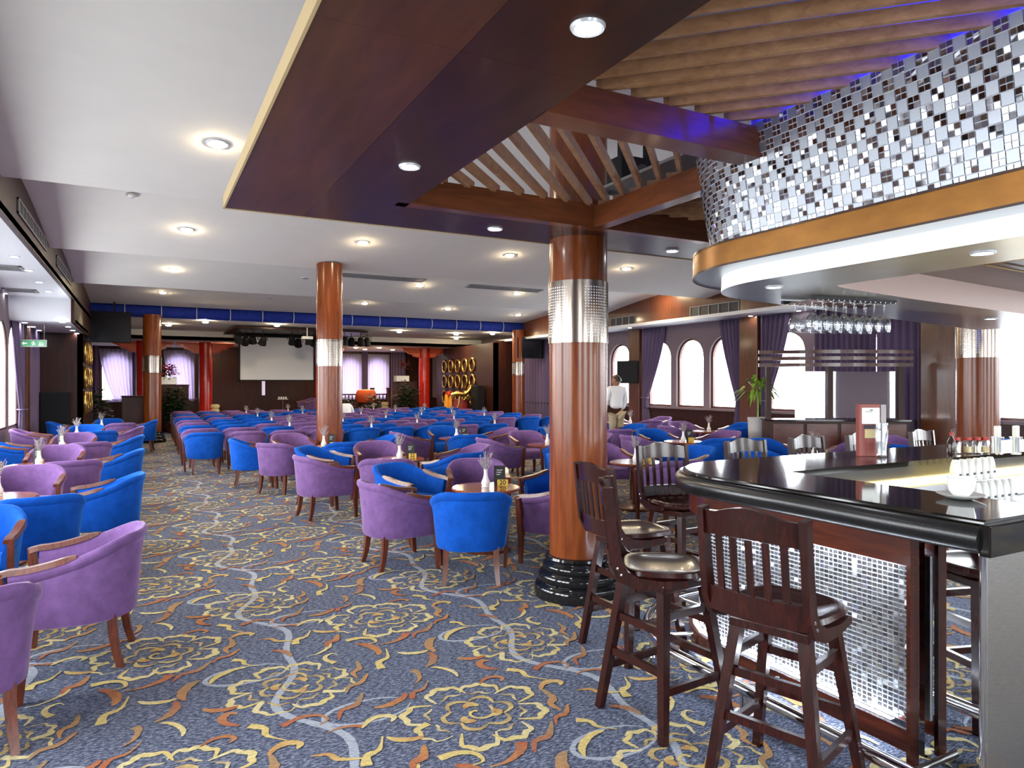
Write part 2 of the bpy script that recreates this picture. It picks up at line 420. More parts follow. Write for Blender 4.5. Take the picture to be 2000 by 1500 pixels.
def carpet_mats():
    def streak(nt, L, N):
        tc = N.new('ShaderNodeTexCoord'); mp = N.new('ShaderNodeMapping'); mp.inputs['Scale'].default_value = (34, 110, 1); mp.inputs['Rotation'].default_value = (0, 0, 0.30)
        L.new(tc.outputs['Object'], mp.inputs['Vector'])
        nz = N.new('ShaderNodeTexNoise'); nz.inputs['Scale'].default_value = 1.0; nz.inputs['Detail'].default_value = 4; nz.inputs['Roughness'].default_value = 0.8
        L.new(mp.outputs[0], nz.inputs['Vector']); return nz, tc
    m, nt, b = new_mat('blue_grey_carpet'); N = nt.nodes; L = nt.links
    nz, tc = streak(nt, L, N)
    rp = N.new('ShaderNodeValToRGB'); e = rp.color_ramp.elements
    e[0].position = 0.38; e[0].color = rgb(48, 54, 73); e[1].position = 0.63; e[1].color = rgb(158, 163, 176)
    k = e.new(0.5); k.color = rgb(82, 90, 112)
    L.new(nz.outputs['Fac'], rp.inputs['Fac'])
    big = N.new('ShaderNodeTexNoise'); big.inputs['Scale'].default_value = 0.35; L.new(tc.outputs['Object'], big.inputs['Vector'])
    L.new(rp.outputs['Color'], b.inputs['Base Color'])
    setc(b, 'Roughness', 0.95); setc(b, 'Specular IOR Level', 0.1)
    bp = N.new('ShaderNodeBump'); bp.inputs['Strength'].default_value = 0.35; bp.inputs['Distance'].default_value = 0.006
    L.new(nz.outputs['Fac'], bp.inputs['Height']); L.new(bp.outputs['Normal'], b.inputs['Normal'])
    m2, nt, b = new_mat('carpet_motif_yarn'); N = nt.nodes; L = nt.links
    nz, tc = streak(nt, L, N)
    at = N.new('ShaderNodeAttribute'); at.attribute_name = 'yarn'
    rp = N.new('ShaderNodeValToRGB'); e = rp.color_ramp.elements
    e[0].position = 0.3; e[0].color = (0.45, 0.45, 0.5, 1); e[1].position = 0.62; e[1].color = (1.1, 1.1, 1.1, 1)
    L.new(nz.outputs['Fac'], rp.inputs['Fac'])
    mx = N.new('ShaderNodeMix'); mx.data_type = 'RGBA'; mx.blend_type = 'MULTIPLY'; mx.inputs['Factor'].default_value = 1.0
    L.new(at.outputs['Color'], mx.inputs['A']); L.new(rp.outputs['Color'], mx.inputs['B'])
    L.new(mx.outputs['Result'], b.inputs['Base Color'])
    setc(b, 'Roughness', 0.95); setc(b, 'Specular IOR Level', 0.1)
    return m, m2
M['carpet'], M['motif'] = carpet_mats()
# ------------------------------------------------------------------ the room shell
from mathutils.geometry import tessellate_polygon
XL, XR, YB, YF = -2.4, 13.0, -3.0, 33.0        # left wall, right wall, wall behind the camera, far wall
XSL, XSR = -1.27, 12.18                         # edges of the lowered side soffits
ZSL, ZSR = 3.42, 3.27
def struct(o, label, cat):
    return tag(o, label, cat, None, 'structure')

fl = MB(); fl.face([(XL - .3, YB - .3, 0), (XR + .3, YB - .3, 0), (XR + .3, YF + .3, 0), (XL - .3, YF + .3, 0)])
floor = struct(fl.build('floor', M['carpet'], fix=False), 'blue grey patterned carpet covering the whole lounge floor', 'carpet')

# woven motif: tapered strokes of yarn laid over the ground in a repeat
def carpet_motif():
    rng = random.Random(11)
    TX, TY = 1.40, 1.58
    YEL, CRM, ORG, RST, GRY, TAN = (0.66, 0.52, 0.20), (0.70, 0.62, 0.34), (0.50, 0.25, 0.10), (0.40, 0.13, 0.07), (0.40, 0.44, 0.50), (0.36, 0.25, 0.14)
    strokes = []
    def smooth(pts, n=5):
        out = []
        P = [pts[0]] + list(pts) + [pts[-1]]
        for i in range(1, len(P) - 2):
            for k in range(n):
                t = k / n; a, b, c, d = P[i - 1], P[i], P[i + 1], P[i + 2]
                out.append(tuple(0.5 * ((2 * b[j]) + (-a[j] + c[j]) * t + (2 * a[j] - 5 * b[j] + 4 * c[j] - d[j]) * t * t + (-a[j] + 3 * b[j] - 3 * c[j] + d[j]) * t ** 3) for j in (0, 1)))
        out.append(pts[-1]); return out
    def stroke(pts, w, c0, c1, taper='both', n=4):
        pts = smooth(pts, n); N = len(pts)
        ws = []
        for i in range(N):
            t = i / (N - 1)
            if taper == 'both': k = math.sin(PI * (0.04 + 0.92 * t)) ** 0.7
            elif taper == 'end': k = max(0.12, (1 - t)) ** 0.8
            else: k = 1.0
            ws.append(w * k * (0.85 + 0.3 * rng.random()))
        cs = [tuple(c0[j] + (c1[j] - c0[j]) * i / (N - 1) for j in range(3)) for i in range(N)]
        strokes.append((pts, ws, cs))
    def peony(cx, cy, rot, s, c0, c1):
        np_ = 8
        for i in range(np_):
            a = rot + 2 * PI * i / np_ + rng.uniform(-.1, .1)
            r0 = s * rng.uniform(.21, .25); rb = s * rng.uniform(.30, .345); sp = PI / np_ * rng.uniform(.9, 1.12)
            pts = []
            for k in range(7):
                t = -1 + 2 * k / 6
                rr = r0 + (rb - r0) * (1 - t * t) ** 0.6 + (0.018 if k % 2 else 0) * s
                pts.append((cx + rr * math.cos(a + sp * t), cy + .94 * rr * math.sin(a + sp * t)))
            stroke(pts, .036 * s, c0, c1, 'end' if rng.random() < .4 else 'both')
            if rng.random() < .75:
                q = [(cx + (x - cx) * .70, cy + (y - cy) * .70) for x, y in pts[1:6]]
                stroke(q, .018 * s, c1, TAN)
        for i in range(6):
            a = rot + 1.0 + 2 * PI * i / 6
            pts = [(cx + s * .13 * math.cos(a + t) * (1 + .35 * math.cos(3 * t)), cy + s * .12 * math.sin(a + t) * (1 + .35 * math.cos(3 * t))) for t in (-.55, -.2, .15, .5)]
            stroke(pts, .026 * s, YEL, TAN)
        pts = [(cx + s * (.012 + .011 * k) * math.cos(rot + k * .8), cy + s * (.012 + .011 * k) * math.sin(rot + k * .8)) for k in range(8)]
        stroke(pts, .016 * s, YEL, YEL, 'none')
        for i in range(3):
            a = rot + 2.1 * i; stroke([(cx + s * .075 * math.cos(a), cy + s * .07 * math.sin(a)), (cx + s * .10 * math.cos(a + .5), cy + s * .095 * math.sin(a + .5)), (cx + s * .08 * math.cos(a + 1), cy + s * .08 * math.sin(a + 1))], .045 * s, YEL, ORG)
    # vine through the repeat, with two loops
    vine = []
    for k in range(17):
        y = TY * k / 16
        vine.append((.72 + .10 * math.sin(2 * PI * k / 16 + 2.2) + .05 * math.sin(4 * PI * k / 16 + .5), y))
    stroke(vine, .042, GRY, GRY, 'none', 3)
    for cx, cy, rx, ry in ((.98, .30, .22, .12), (.50, 1.05, .22, .12)):
        stroke([(cx + rx * math.cos(a), cy + ry * math.sin(a)) for a in [i * 2 * PI / 12 + .4 for i in range(12)]], .026, GRY, GRY, 'both')
    peony(.70, .78, .3, .98, CRM, YEL)
    peony(.06, .02, 1.1, 1.05, YEL, CRM)
    # loose commas and waves between the flowers
    spots = []
    tries = 0
    while len(spots) < 34 and tries < 4000:
        tries += 1
        x, y = rng.uniform(0, TX), rng.uniform(0, TY)
        def far(ax, ay, r):
            dx = min(abs(x - ax), TX - abs(x - ax)); dy = min(abs(y - ay), TY - abs(y - ay)); return dx * dx + dy * dy > r * r
        if far(.70, .78, .36) and far(.06, .02, .38) and all(far(a, b, .165) for a, b in spots):
            spots.append((x, y))
    for i, (x, y) in enumerate(spots):
        kind = rng.random(); a = rng.gauss(0.3, 1.0); s = rng.uniform(.8, 1.25)
        c0, c1 = rng.choice([(YEL, CRM), (YEL, YEL), (ORG, YEL), (RST, ORG), (ORG, TAN), (TAN, ORG), (RST, ORG), (RST, TAN)])
        if kind < .45:   # C comma
            sg = rng.choice((-1, 1)); pts = [(.11 * math.cos(t), .055 * sg * math.sin(t)) for t in (.3, .9, 1.5, 2.1, 2.8)]
        elif kind < .8:  # wave
            pts = [(-.13, -.02), (-.06, .022), (0, 0), (.05, .012), (.12, .045)]
        else:            # hook
            pts = [(-.10, .0), (-.02, .03), (.05, .01), (.075, -.05), (.03, -.075)]
        pts = [(x + s * (px * math.cos(a) - py * math.sin(a)), y + s * (px * math.sin(a) + py * math.cos(a))) for px, py in pts]
        stroke(pts, rng.uniform(.030, .054) * s, c0, c1, rng.choice(['both', 'end', 'both']))
    verts, faces, cols = [], [], []
    zz = 0
    for k, (pts, ws, cs) in enumerate(strokes):
        n0 = len(verts); N = len(pts); z = .0015 + .00004 * k
        for i, (x, y) in enumerate(pts):
            a = pts[max(0, i - 1)]; b = pts[min(N - 1, i + 1)]
            dx, dy = b[0] - a[0], b[1] - a[1]; l = math.hypot(dx, dy) or 1; nx, ny = -dy / l, dx / l
            w = ws[i] / 2
            verts.append((x + nx * w, y + ny * w, z)); verts.append((x - nx * w, y - ny * w, z)); cols += [cs[i], cs[i]]
        for i in range(N - 1):
            faces.append((n0 + 2 * i, n0 + 2 * i + 1, n0 + 2 * i + 3, n0 + 2 * i + 2))
    V, F, C = [], [], []
    ox, oy = .02, -1.62
    for i in range(-2, 7):
        for j in range(0, 16):
            n0 = len(V); dx, dy = ox + i * TX, oy + j * TY
            if j > 10 and i > 2: continue
            V += [(x + dx, y + dy, z) for x, y, z in verts]; F += [tuple(q + n0 for q in f) for f in faces]; C += cols
    me = bpy.data.meshes.new('carpet_motif'); me.from_pydata(V, [], F)
    at = me.color_attributes.new('yarn', 'FLOAT_COLOR', 'POINT')
    flat = [c for col in C for c in (col[0], col[1], col[2], 1.0)]
    at.data.foreach_set('color', flat)
    me.materials.append(M['motif'])
    o = bpy.data.objects.new('carpet_motif', me); COL.objects.link(o); o.parent = floor
    o['kind'] = 'stuff'; o['label'] = 'yellow, rust and grey peony and vine motif woven in the carpet'
carpet_motif()

# ceiling: bays stepping like a sawtooth, each dropping towards the stage
EDGES = [-3.4, -0.6, 3.8, 8.6, 12.75, 16.9, 22.05]
ZLOW, ZRISE = 3.75, 0.36
def ceil_z(y):
    for a, b in zip(EDGES[:-1], EDGES[1:]):
        if a <= y <= b:
            lo = ZLOW if b < 20 else 3.87
            return lo + (ZLOW + ZRISE - lo) * math.cos((y - a) / (b - a) * PI / 2) ** 0.9
    return 3.5
mc = MB()
for a, b in zip(EDGES[:-1], EDGES[1:]):
    ys = [a + (b - a) * k / 10 for k in range(11)]
    mc.loft([[(XSL - .05, y, ceil_z(min(y, b - 1e-4) if y > a else a + 1e-4)) for y in ys], [(XSR + .05, y, ceil_z(min(y, b - 1e-4) if y > a else a + 1e-4)) for y in ys]])
    zl = ZLOW if b < 20 else 3.87
    mc.face([(XSL - .05, b, zl), (XSR + .05, b, zl), (XSR + .05, b, ZLOW + ZRISE + .02), (XSL - .05, b, ZLOW + ZRISE + .02)])
struct(mc.build('ceiling', M['ceiling'], smooth=30), 'white stepped ceiling of shallow vaulted bays', 'ceiling')
mc = MB()
mc.box((XSL - 1.2, 22.44, 3.55), (XR, 27.2, 3.62)); mc.box((XL, 27.2, 3.22), (XR, YF, 3.35)); mc.box((XL, 27.2, 3.22), (XR, 27.25, 3.62))
struct(mc.build('ceiling_far', M['ceiling']), 'lower white ceiling beyond the blue fabric valance, over the stage end', 'ceiling')
mc = MB(); mc.box((XL - .2, YB - .2, 4.2), (XR + .2, YF + .2, 4.3))
struct(mc.build('ceiling_deck', M['ceiling']), 'flat white deck above the suspended ceiling', 'ceiling')

# side soffits with dark wood fascia and air grilles
m = MB(); m.box((XL, YB, ZSL), (XSL, 17.0, ZSL + .08)); m.loft([[(XL, 17.0, ZSL), (XSL, 17.0, ZSL)], [(XL, 17.05, 3.2), (XSL, 17.05, 3.2)], [(XL, 17.12, 3.03), (XSL, 17.12, 3.03)], [(XL, 17.22, 2.95), (XSL, 17.22, 2.95)]])
m.box((XL, 17.22, 2.95), (XSL, 21.0, 3.02))
struct(m.build('soffit_left', M['soffit'], smooth=40), 'white lowered soffit along the left windows, stepping down near the exit sign', 'soffit')
m = MB(); m.box((XSR - .02, YB, ZSR), (XR, 24.0, ZSR + .08))
struct(m.build('soffit_right', M['soffit']), 'narrow white soffit above the right windows', 'soffit')
m = MB(); m.box((XSL - .06, YB, ZSL - .015), (XSL, 22.0, 4.2)); m.box((XSL - .06, 17.0, 2.93), (XSL, 22.0, 3.5))
tl = struct(m.build('trim_1', M['wallwood']), 'dark wood fascia above the left soffit with air grilles', 'fascia')
m = MB(); m.box((XSR + .02, YB, ZSR + .08), (XSR + .08, 22.0, 4.2))
tr = struct(m.build('trim_2', M['pilaster']), 'brown wood fascia above the right soffit with air grilles', 'fascia')
def grille(parent, x, px0, py0, px1, py1, side):
    a = on_x(px0, py0, x); b = on_x(px1, py1, x)
    y0, y1 = sorted((a.y, b.y)); z0, z1 = sorted((a.z, b.z))
    xx = x + side * .02
    m = MB()
    for p, q in (((y0, z0), (y1, z0 + .02)), ((y0, z1 - .02), (y1, z1)), ((y0, z0), (y0 + .03, z1)), ((y1 - .03, z0), (y1, z1))):
        m.box((min(x, xx), p[0], p[1]), (max(x, xx), q[0], q[1]))
    fr = m.build('grille_frame', M['vent'], parent)
    m = MB(); m.box((min(x, x + side * .006), y0, z0), (max(x, x + side * .006), y1, z1)); m.build('grille_back', M['ventdark'], fr)
    n = max(3, int((y1 - y0) / .28))
    for k in range(1, n):
        yy = y0 + (y1 - y0) * k / n
        m = MB(); m.box((min(x, xx), yy - .012, z0), (max(x, xx), yy + .012, z1)); m.build('grille_bar', M['vent'], fr)
for y0, y1 in ((5.4, 8.2), (9.6, 12.2), (13.6, 16.2)):
    pz0, pz1 = 3.60, 3.78
    xx = XSL
    m = MB()
    for p, q in (((y0, pz0), (y1, pz0 + .02)), ((y0, pz1 - .02), (y1, pz1)), ((y0, pz0), (y0 + .03, pz1)), ((y1 - .03, pz0), (y1, pz1))):
        m.box((xx, p[0], p[1]), (xx + .02, q[0], q[1]))
    fr = m.build('grille_frame', M['vent'], tl)
    m = MB(); m.box((xx, y0, pz0), (xx + .006, y1, pz1)); m.build('grille_back', M['ventdark'], fr)
    n = 9
    for k in range(1, n):
        m = MB(); yy = y0 + (y1 - y0) * k / n; m.box((xx, yy - .012, pz0), (xx + .02, yy + .012, pz1)); m.build('grille_bar', M['vent'], fr)
grille(tr, XSR + .02, 1348, 600, 1445, 612, -1)
grille(tr, XSR + .02, 1192, 622, 1242, 633, -1)

# walls with arched windows
def arch(c, w, z0, z1, n=14):
    r = w / 2; zc = z1 - r
    pts = [(c + r, z0)]
    pts += [(c + r * math.cos(PI * k / n), zc + r * math.sin(PI * k / n)) for k in range(n + 1)]
    pts.append((c - r, z0)); return pts
def holed_wall(mapf, u0, u1, z0, z1, holes, m, mat_i=0):
    outer = [(u0, z0), (u1, z0), (u1, z1), (u0, z1)]
    loops = [outer] + [list(reversed(h)) for h in holes]
    flat = [p for l in loops for p in l]
    tris = tessellate_polygon([[Vector((p[0], p[1], 0)) for p in l] for l in loops])
    for t in (0, 1):
        m.raw([mapf(u, z, t) for u, z in flat], [tuple(x) for x in tris], mat_i)
    for h in loops:
        n = len(h)
        for i in range(n):
            a, b = h[i], h[(i + 1) % n]
            m.face([mapf(*a, 0), mapf(*b, 0), mapf(*b, 1), mapf(*a, 1)], mat_i)
winN = [0]
def window(mapf, c, w, z0, z1, label, frame=None, th=.05, pane=True):
    winN[0] += 1
    o = arch(c, w, z0, z1); i = arch(c, w - 2 * th, z0 + th, z1 - th)
    m = MB()
    for t in (.35, .6):
        for k in range(len(o)):
            a, b, d, e = o[k], o[(k + 1) % len(o)], i[(k + 1) % len(o)], i[k]
            m.face([mapf(*a, t), mapf(*b, t), mapf(*d, t), mapf(*e, t)])
    for k in range(len(i)):
        a, b = i[k], i[(k + 1) % len(i)]
        m.face([mapf(*a, .35), mapf(*b, .35), mapf(*b, .6), mapf(*a, .6)])
    root = struct(empty('window_%d' % winN[0]), label, 'window')
    m.build('window_frame', frame or M['pilaster'], root)
    m = MB(); m.face([mapf(*p, .5) for p in i]); m.build('pane', M['glass'], root, fix=False)
    return root
def right_map(u, z, t): return (XR + .22 * t, u, z)
def left_map(u, z, t): return (XL - .05 * t, u, z)
SILL, ATOP, WW = 1.02, 2.88, 1.05
bays_r = [(16.62, 20.5), (12.22, 16.18), (7.75, 11.78), (3.3, 7.15), (-1.1, 2.9)]
ys_r = []
for a, b in bays_r:
    c = (a + b) / 2; ys_r += [c + 1.27, c, c - 1.27]
ys_r += [21.9, 23.2]
m = MB(); holed_wall(right_map, YB - .2, YF + .2, SILL - .06, 4.2, [arch(y, WW, SILL, ATOP) for y in ys_r], m)
struct(m.build('wall_right', M['wallpaper'], fix=False), 'mauve right wall pierced by tall arched windows', 'wall')
m = MB(); m.box((XR - .05, YB, 0), (XR + .22, YF, SILL - .06)); m.box((XR - .09, YB, SILL - .09), (XR + .02, YF, SILL - .05))
struct(m.build('wall_right_wainscot', M['wallwood']), 'dark wood wainscot under the right windows', 'wall panelling')
for i, y in enumerate(ys_r): window(right_map, y, WW, SILL, ATOP, 'bright arched window in the right wall, %s of the run counted from the stage' % ORD[sorted(ys_r, reverse=True).index(y)])
ys_l = []
for a, b in ((14.4, 18.4), (9.9, 13.9), (5.5, 9.5), (1.1, 5.1)):
    c = (a + b) / 2; ys_l += [c + 1.27, c, c - 1.27]
m = MB(); holed_wall(left_map, YB - .2, 21.2, .7, 4.2, [arch(y, 1.16, .75, ATOP) for y in ys_l], m)
m.box((XL - .05, YB, 0), (XL, YF, .7)); m.box((XL - .05, 21.2, .7), (XL, YF, 4.2))
struct(m.build('wall_left', M['wallpaper'], fix=False), 'mauve left wall with arched windows', 'wall')
for i, y in enumerate(ys_l): window(left_map, y, 1.16, .75, ATOP, 'arched window in the left wall, %s of the run counted from the stage' % ORD[i])
def far_map(u, z, t): return (u, YF + .22 * t, z)
xs_f = [-1.0, 1.35, 8.75, 10.1]
m = MB(); holed_wall(far_map, XL - .2, XR + .2, 0, 4.2, [arch(x, 1.1, .95, 2.9) for x in xs_f], m)
struct(m.build('wall_far', M['wallwood'], fix=False), 'dark wood panelled wall behind the stage', 'wall')
for i, x in enumerate(xs_f): window(far_map, x, 1.1, .95, 2.9, 'curtained arched window in the far wall, %s from the left' % ORD[i])
def back_map(u, z, t): return (u, YB - .22 * t, z)
xs_b = [-.8, 2.3, 5.4, 8.5, 11.6]
m = MB(); holed_wall(back_map, XL - .2, XR + .2, 0, 4.2, [arch(x, 1.55, .35, 3.2) for x in xs_b], m)
struct(m.build('wall_back', M['wallpaper'], fix=False), 'glazed wall behind the viewpoint', 'wall')
for i, x in enumerate(xs_b): window(back_map, x, 1.55, .35, 3.2, 'tall window behind the viewpoint, %s from the left' % ORD[i])

# pilasters on the right and left wall
for i, (y, w) in enumerate(((20.7, .45), (16.4, .5), (12.0, .55), (7.45, .75), (3.1, .5), (-1.3, .5))):
    m = MB(); m.rbox((XR - .16, y - w / 2, 0), (XR + .02, y + w / 2, ZSR), .012)
    o = m.build('pilaster', M['pilaster'])
    tag(o, 'brown veneered pilaster on the right wall, %s counted from the stage' % ORD[i], 'pilaster', 'pilasters on the side walls', 'structure')
for i, y in enumerate((18.72, 14.15, 9.7, 5.3, .85)):
    m = MB(); m.rbox((XL - .02, y - .24, 0), (XL + .14, y + .24, ZSL if y < 17 else 2.95), .012)
    o = m.build('pilaster', M['pilaster'])
    tag(o, 'brown veneered pilaster on the left wall, %s counted from the stage' % ORD[i], 'pilaster', 'pilasters on the side walls', 'structure')

# curtains: wavy cloth, gathered at tie height
def curtain(name, A, B, z0, z1, folds, amp, nrm, label, mt, tie=None, tie_z=1.2, gather=0.25, parent=None, group=None):
    """cloth between plan points A and B; tie = end (0 or 1) towards which it is gathered at tie_z"""
    A = Vector((A[0], A[1], 0)); B = Vector((B[0], B[1], 0)); nrm = Vector((nrm[0], nrm[1], 0))
    nu = folds * 6 + 1; nv = 15; rows = []
    for j in range(nv):
        z = z1 + (z0 - z1) * j / (nv - 1)
        if tie is None: k = 1.0
        elif z >= tie_z: k = 1 - (1 - gather) * ((z1 - z) / (z1 - tie_z)) ** 1.4
        else: k = gather + .25 * ((tie_z - z) / max(.01, tie_z - z0)) ** 1.2
        row = []
        for i in range(nu):
            u = i / (nu - 1); uu = u * k if tie in (None, 0) else 1 - (1 - u) * k
            w = amp * math.sin(2 * PI * folds * u + .3 * math.sin(5 * u)) * (1 if tie is None else (.55 + .45 * k))
            p = A.lerp(B, uu) + nrm * (w + amp + .01)
            row.append((p.x, p.y, z))
        rows.append(row)
    mm = MB(); mm.loft(rows)
    o = mm.build(name, mt, None, smooth=80)
    sol = o.modifiers.new('thick', 'SOLIDIFY'); sol.thickness = .006
    tag(o, label, 'curtain', group)
    if tie is not None:
        pp = A.lerp(B, gather * .5 if tie == 0 else 1 - gather * .5) + nrm * (amp + .02)
        L_ = (B - A).length * gather * .62; dr = (B - A).normalized()
        t = MB(); t.tube([pp + dr * L_ * math.cos(a) + nrm * (.09 * math.sin(a)) + Vector((0, 0, tie_z)) for a in [k * 2 * PI / 16 for k in range(16)]], .016, 6, closed=True)
        t.build('tieback', mt, o, smooth=60)
    return o
cr = XR - .02
for i, (y0, y1, tie, txt) in enumerate((
        (16.1, 15.1, 0, 'mauve curtain tied back beside the wall speaker on the right wall'),
        (12.3, 13.05, 0, 'mauve curtain drawn to the near side of the bright right window group'),
        (11.68, 10.85, 0, 'mauve curtain hanging beside the potted palm at the service station'),
        (7.85, 8.76, None, 'mauve curtain next to the wide brown pilaster behind the bar'))):
    curtain('curtain', (cr, y0), (cr, y1), .1, ZSR - .01, 6, .045, (-1, 0), txt, M['curtain'], tie, 1.25, .22 if i != 3 else .7, group='curtains along the right wall')
curtain('curtain', (cr, 10.2), (cr, 8.78), .1, ZSR - .01, 11, .045, (-1, 0), 'drawn purple curtain behind the wooden rails of the service station', M['curtain'], group='curtains along the right wall')
curtain('curtain', (cr, 24.6), (cr, 21.2), .1, ZSR - .01, 16, .05, (-1, 0), 'long purple curtain right of the far wooden column', M['curtain'], group='curtains along the right wall')
curtain('curtain', (cr, 7.0), (cr, 6.5), .1, ZSR - .01, 4, .04, (-1, 0), 'narrow mauve curtain at the bright window on the right edge', M['curtain'], group='curtains along the right wall')
cl = XL + .02
curtain('curtain', (cl, 18.45), (cl, 17.2), .02, 2.94, 6, .045, (1, 0), 'lilac curtain tied back beside the pilaster near the exit sign', M['curtain'], 0, 1.1, .3, group='curtains along the left wall')
curtain('curtain', (cl, 19.0), (cl, 20.8), .02, 2.945, 9, .05, (1, 0), 'drawn purple curtain right of the exit sign', M['curtain'], group='curtains along the left wall')
for y, tie_a in ((12.0, 1), (8.0, 1), (12.45, 0), (8.05, 0)):
    pass
cf = YF - .03
for i, (x, lab) in enumerate(zip(xs_f, ('leftmost', 'second', 'third', 'rightmost'))):
    curtain('sheer_curtain', (x - .62, cf), (x + .62, cf), .9, 3.1, 8, .03, (0, -1), 'pale lilac sheer over the %s far window' % lab, M['sheer'], None if i > 1 else 1, 1.0, .55, group='sheers on the far windows')
for i, (a, b, lab) in enumerate(((-2.3, -1.6, 'left of the leftmost far window'), (-.35, .65, 'between the two left far windows'), (7.4, 8.1, 'left of the right pair of far windows'), (9.3, 9.6, 'between the right pair of far windows'), (10.75, 11.5, 'right of the right pair of far windows'))):
    curtain('curtain', (a, cf - .1), (b, cf - .1), .02, 3.2, max(3, int((b - a) * 7)), .04, (0, -1), 'plum curtain ' + lab, M['curtain'], group='plum curtains on the far wall')

# left stub wall with speaker, ring screens, far partition
m = MB(); m.box((XL, 20.9, 0), (-1.38, 21.05, 3.5)); m.box((-1.5, 20.9, 0), (-1.38, 24.4, 3.5))
wl = struct(m.build('wall_stub_left', M['wallwood']), 'dark wood stub wall at the left end, carrying gilt rings', 'wall')
m = MB(); m.box((11.72, 23.4, 0), (11.9, 29.2, 3.22)); m.box((11.72, 23.4, 0), (13.0, 23.5, 3.3))
wr = struct(m.build('wall_stub_right', M['wallwood']), 'dark wood partition at the right end, carrying rows of gilt rings', 'wall')
ringm = MB(); ringm.tube([(0, .225 * math.cos(a), .225 * math.sin(a)) for a in [k * 2 * PI / 20 for k in range(20)]], .042, 8, closed=True)
rmesh = ringm.mesh('gilt_ring', M['gold'], 60)
rows_txt = ('top', 'middle', 'bottom')
for r, z in enumerate((2.42, 1.76, 1.10)):
    for k in range(5):
        o = bpy.data.objects.new('gilt_ring', rmesh); COL.objects.link(o); o.location = (11.69, 25.35 + .72 * k, z); o.scale = (1, 1.05, 1.15)
        tag(o, 'gilt metal ring on the right partition, %s row, %s from the near end' % (rows_txt[r], ORD[k]), 'wall ornament', 'gilt rings on the right partition')
    for k in range(4):
        o = bpy.data.objects.new('gilt_ring', rmesh); COL.objects.link(o); o.location = (-1.35, 21.35 + .72 * k, z + .06); o.scale = (1, 1.05, 1.15)
        tag(o, 'gilt metal ring on the left stub wall, %s row, %s from the near end' % (rows_txt[r], ORD[k]), 'wall ornament', 'gilt rings on the left stub wall')

# blue fabric valance: cushions laced by pale cords along a beam
vx = [-2.3 + .92 * k for k in range(18)]
vroot = thing('blue_valance', 'long royal blue padded fabric valance across the ceiling, laced with pale cords', 'valance', (0, 22.3, 0))
m = MB(); m.box((-2.35, .02, 3.56), (13.0, .12, 3.90)); m.build('backing_board', M['bluefabric'], vroot)
for a, b in zip(vx[:-1], vx[1:]):
    b = min(b, 12.98)
    if b - a < .05: continue
    rows = []
    for k in range(9):
        an = PI * k / 8
        rows.append([(a + (b - a) * u, -.10 * math.sin(an) * (1 - .25 * abs(2 * u - 1) ** 4), 3.73 + .165 * math.cos(an)) for u in (0, .06, .3, .5, .7, .94, 1)])
    m = MB(); m.loft(rows); m.build('cushion', M['bluefabric'], vroot, smooth=70)
    m = MB(); m.tube([(a, -.108 * math.sin(PI * k / 8) - .004, 3.73 + .17 * math.cos(PI * k / 8)) for k in range(9)], .012, 6); m.build('cord', M['whitecord'], vroot, smooth=60)

# columns
def column(x, y, r, ztop, label, base=True, zsplit=None):
    root = thing('column', label, 'column', (x, y, 0), 0, 'round veneered columns')
    m = MB(); m.lathe([(r, .28), (r, 1.97)], 48, caps=False); m.lathe([(r, 2.44), (r, ztop)], 48, caps=False); m.lathe([(r - .004, 1.97), (r - .004, 2.44)], 48, caps=False)
    m.build('shaft', M['column'], root, smooth=40)
    o = MB().lathe([(r - .005, -.238), (r + .008, -.238), (r + .008, .238), (r - .005, .238)], 64, caps=False).build('metal_sleeve', M['perf'], root, smooth=40)
    o.location = (0, 0, 2.205); o['label'] = 'perforated steel sleeve'
    k = r / .227
    prof = [(.345, 0), (.348, .07), (.335, .10), (.305, .115), (.315, .135), (.318, .165), (.30, .19), (.275, .205), (.283, .225), (.278, .25), (.258, .265), (.25, .28), (.262, .295), (.255, .312), (.228, .318)]
    m = MB().lathe([(a * k, b) for a, b in prof], 48); ob = m.build('stone_base', M['blackgloss'], root, smooth=50); ob['label'] = 'stepped glossy black stone base'
    return root
column(3.03, 4.57, .227, 3.9, 'thick glossy wooden column nearest the bar stools')
column(8.95, 4.75, .227, 3.9, 'glossy wooden column at the right edge behind the bar')
column(2.95, 12.5, .227, 3.8, 'glossy wooden column in mid floor between the lounge tables')
column(.22, 22.0, .235, 3.6, 'glossy wooden column at the left end of the blue valance')
column(12.0, 22.0, .227, 3.6, 'slim looking wooden column at the right end of the blue valance')
# ------------------------------------------------------------------ pergola canopy of veneer panels, beams and slats
ZP = 2.78
pg = thing('pergola_canopy', 'suspended dark wood canopy of veneer panels, beams and slats beside the bar', 'canopy')
def vpanel(x0, x1, y0, y1, mt, z0=ZP, z1=ZP + .05):
    m = MB(); m.box((x0 + .0006, y0 + .0006, z0), (x1 - .0006, y1 - .0006, z1)); return m.build('veneer_panel', mt, pg)
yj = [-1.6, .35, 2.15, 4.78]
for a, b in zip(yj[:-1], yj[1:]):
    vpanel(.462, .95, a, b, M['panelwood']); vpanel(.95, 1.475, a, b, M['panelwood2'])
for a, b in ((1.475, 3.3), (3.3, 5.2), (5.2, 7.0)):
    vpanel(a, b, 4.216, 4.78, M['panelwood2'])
m = MB(); m.box((.45, -1.6, ZP - .004), (.462, 4.79, ZP + .075)); m.box((.45, 4.78, ZP - .004), (7.0, 4.792, ZP + .075)); fa = m.build('fascia', M['cream'], pg); fa['label'] = 'thin cream edge board'
m = MB(); m.box((.47, -1.6, ZP + .05), (1.47, 4.77, ZP + .07)); m.box((1.47, 4.215, ZP + .05), (7.0, 4.77, ZP + .07)); m.build('backing_board', M['panelwood2'], pg)
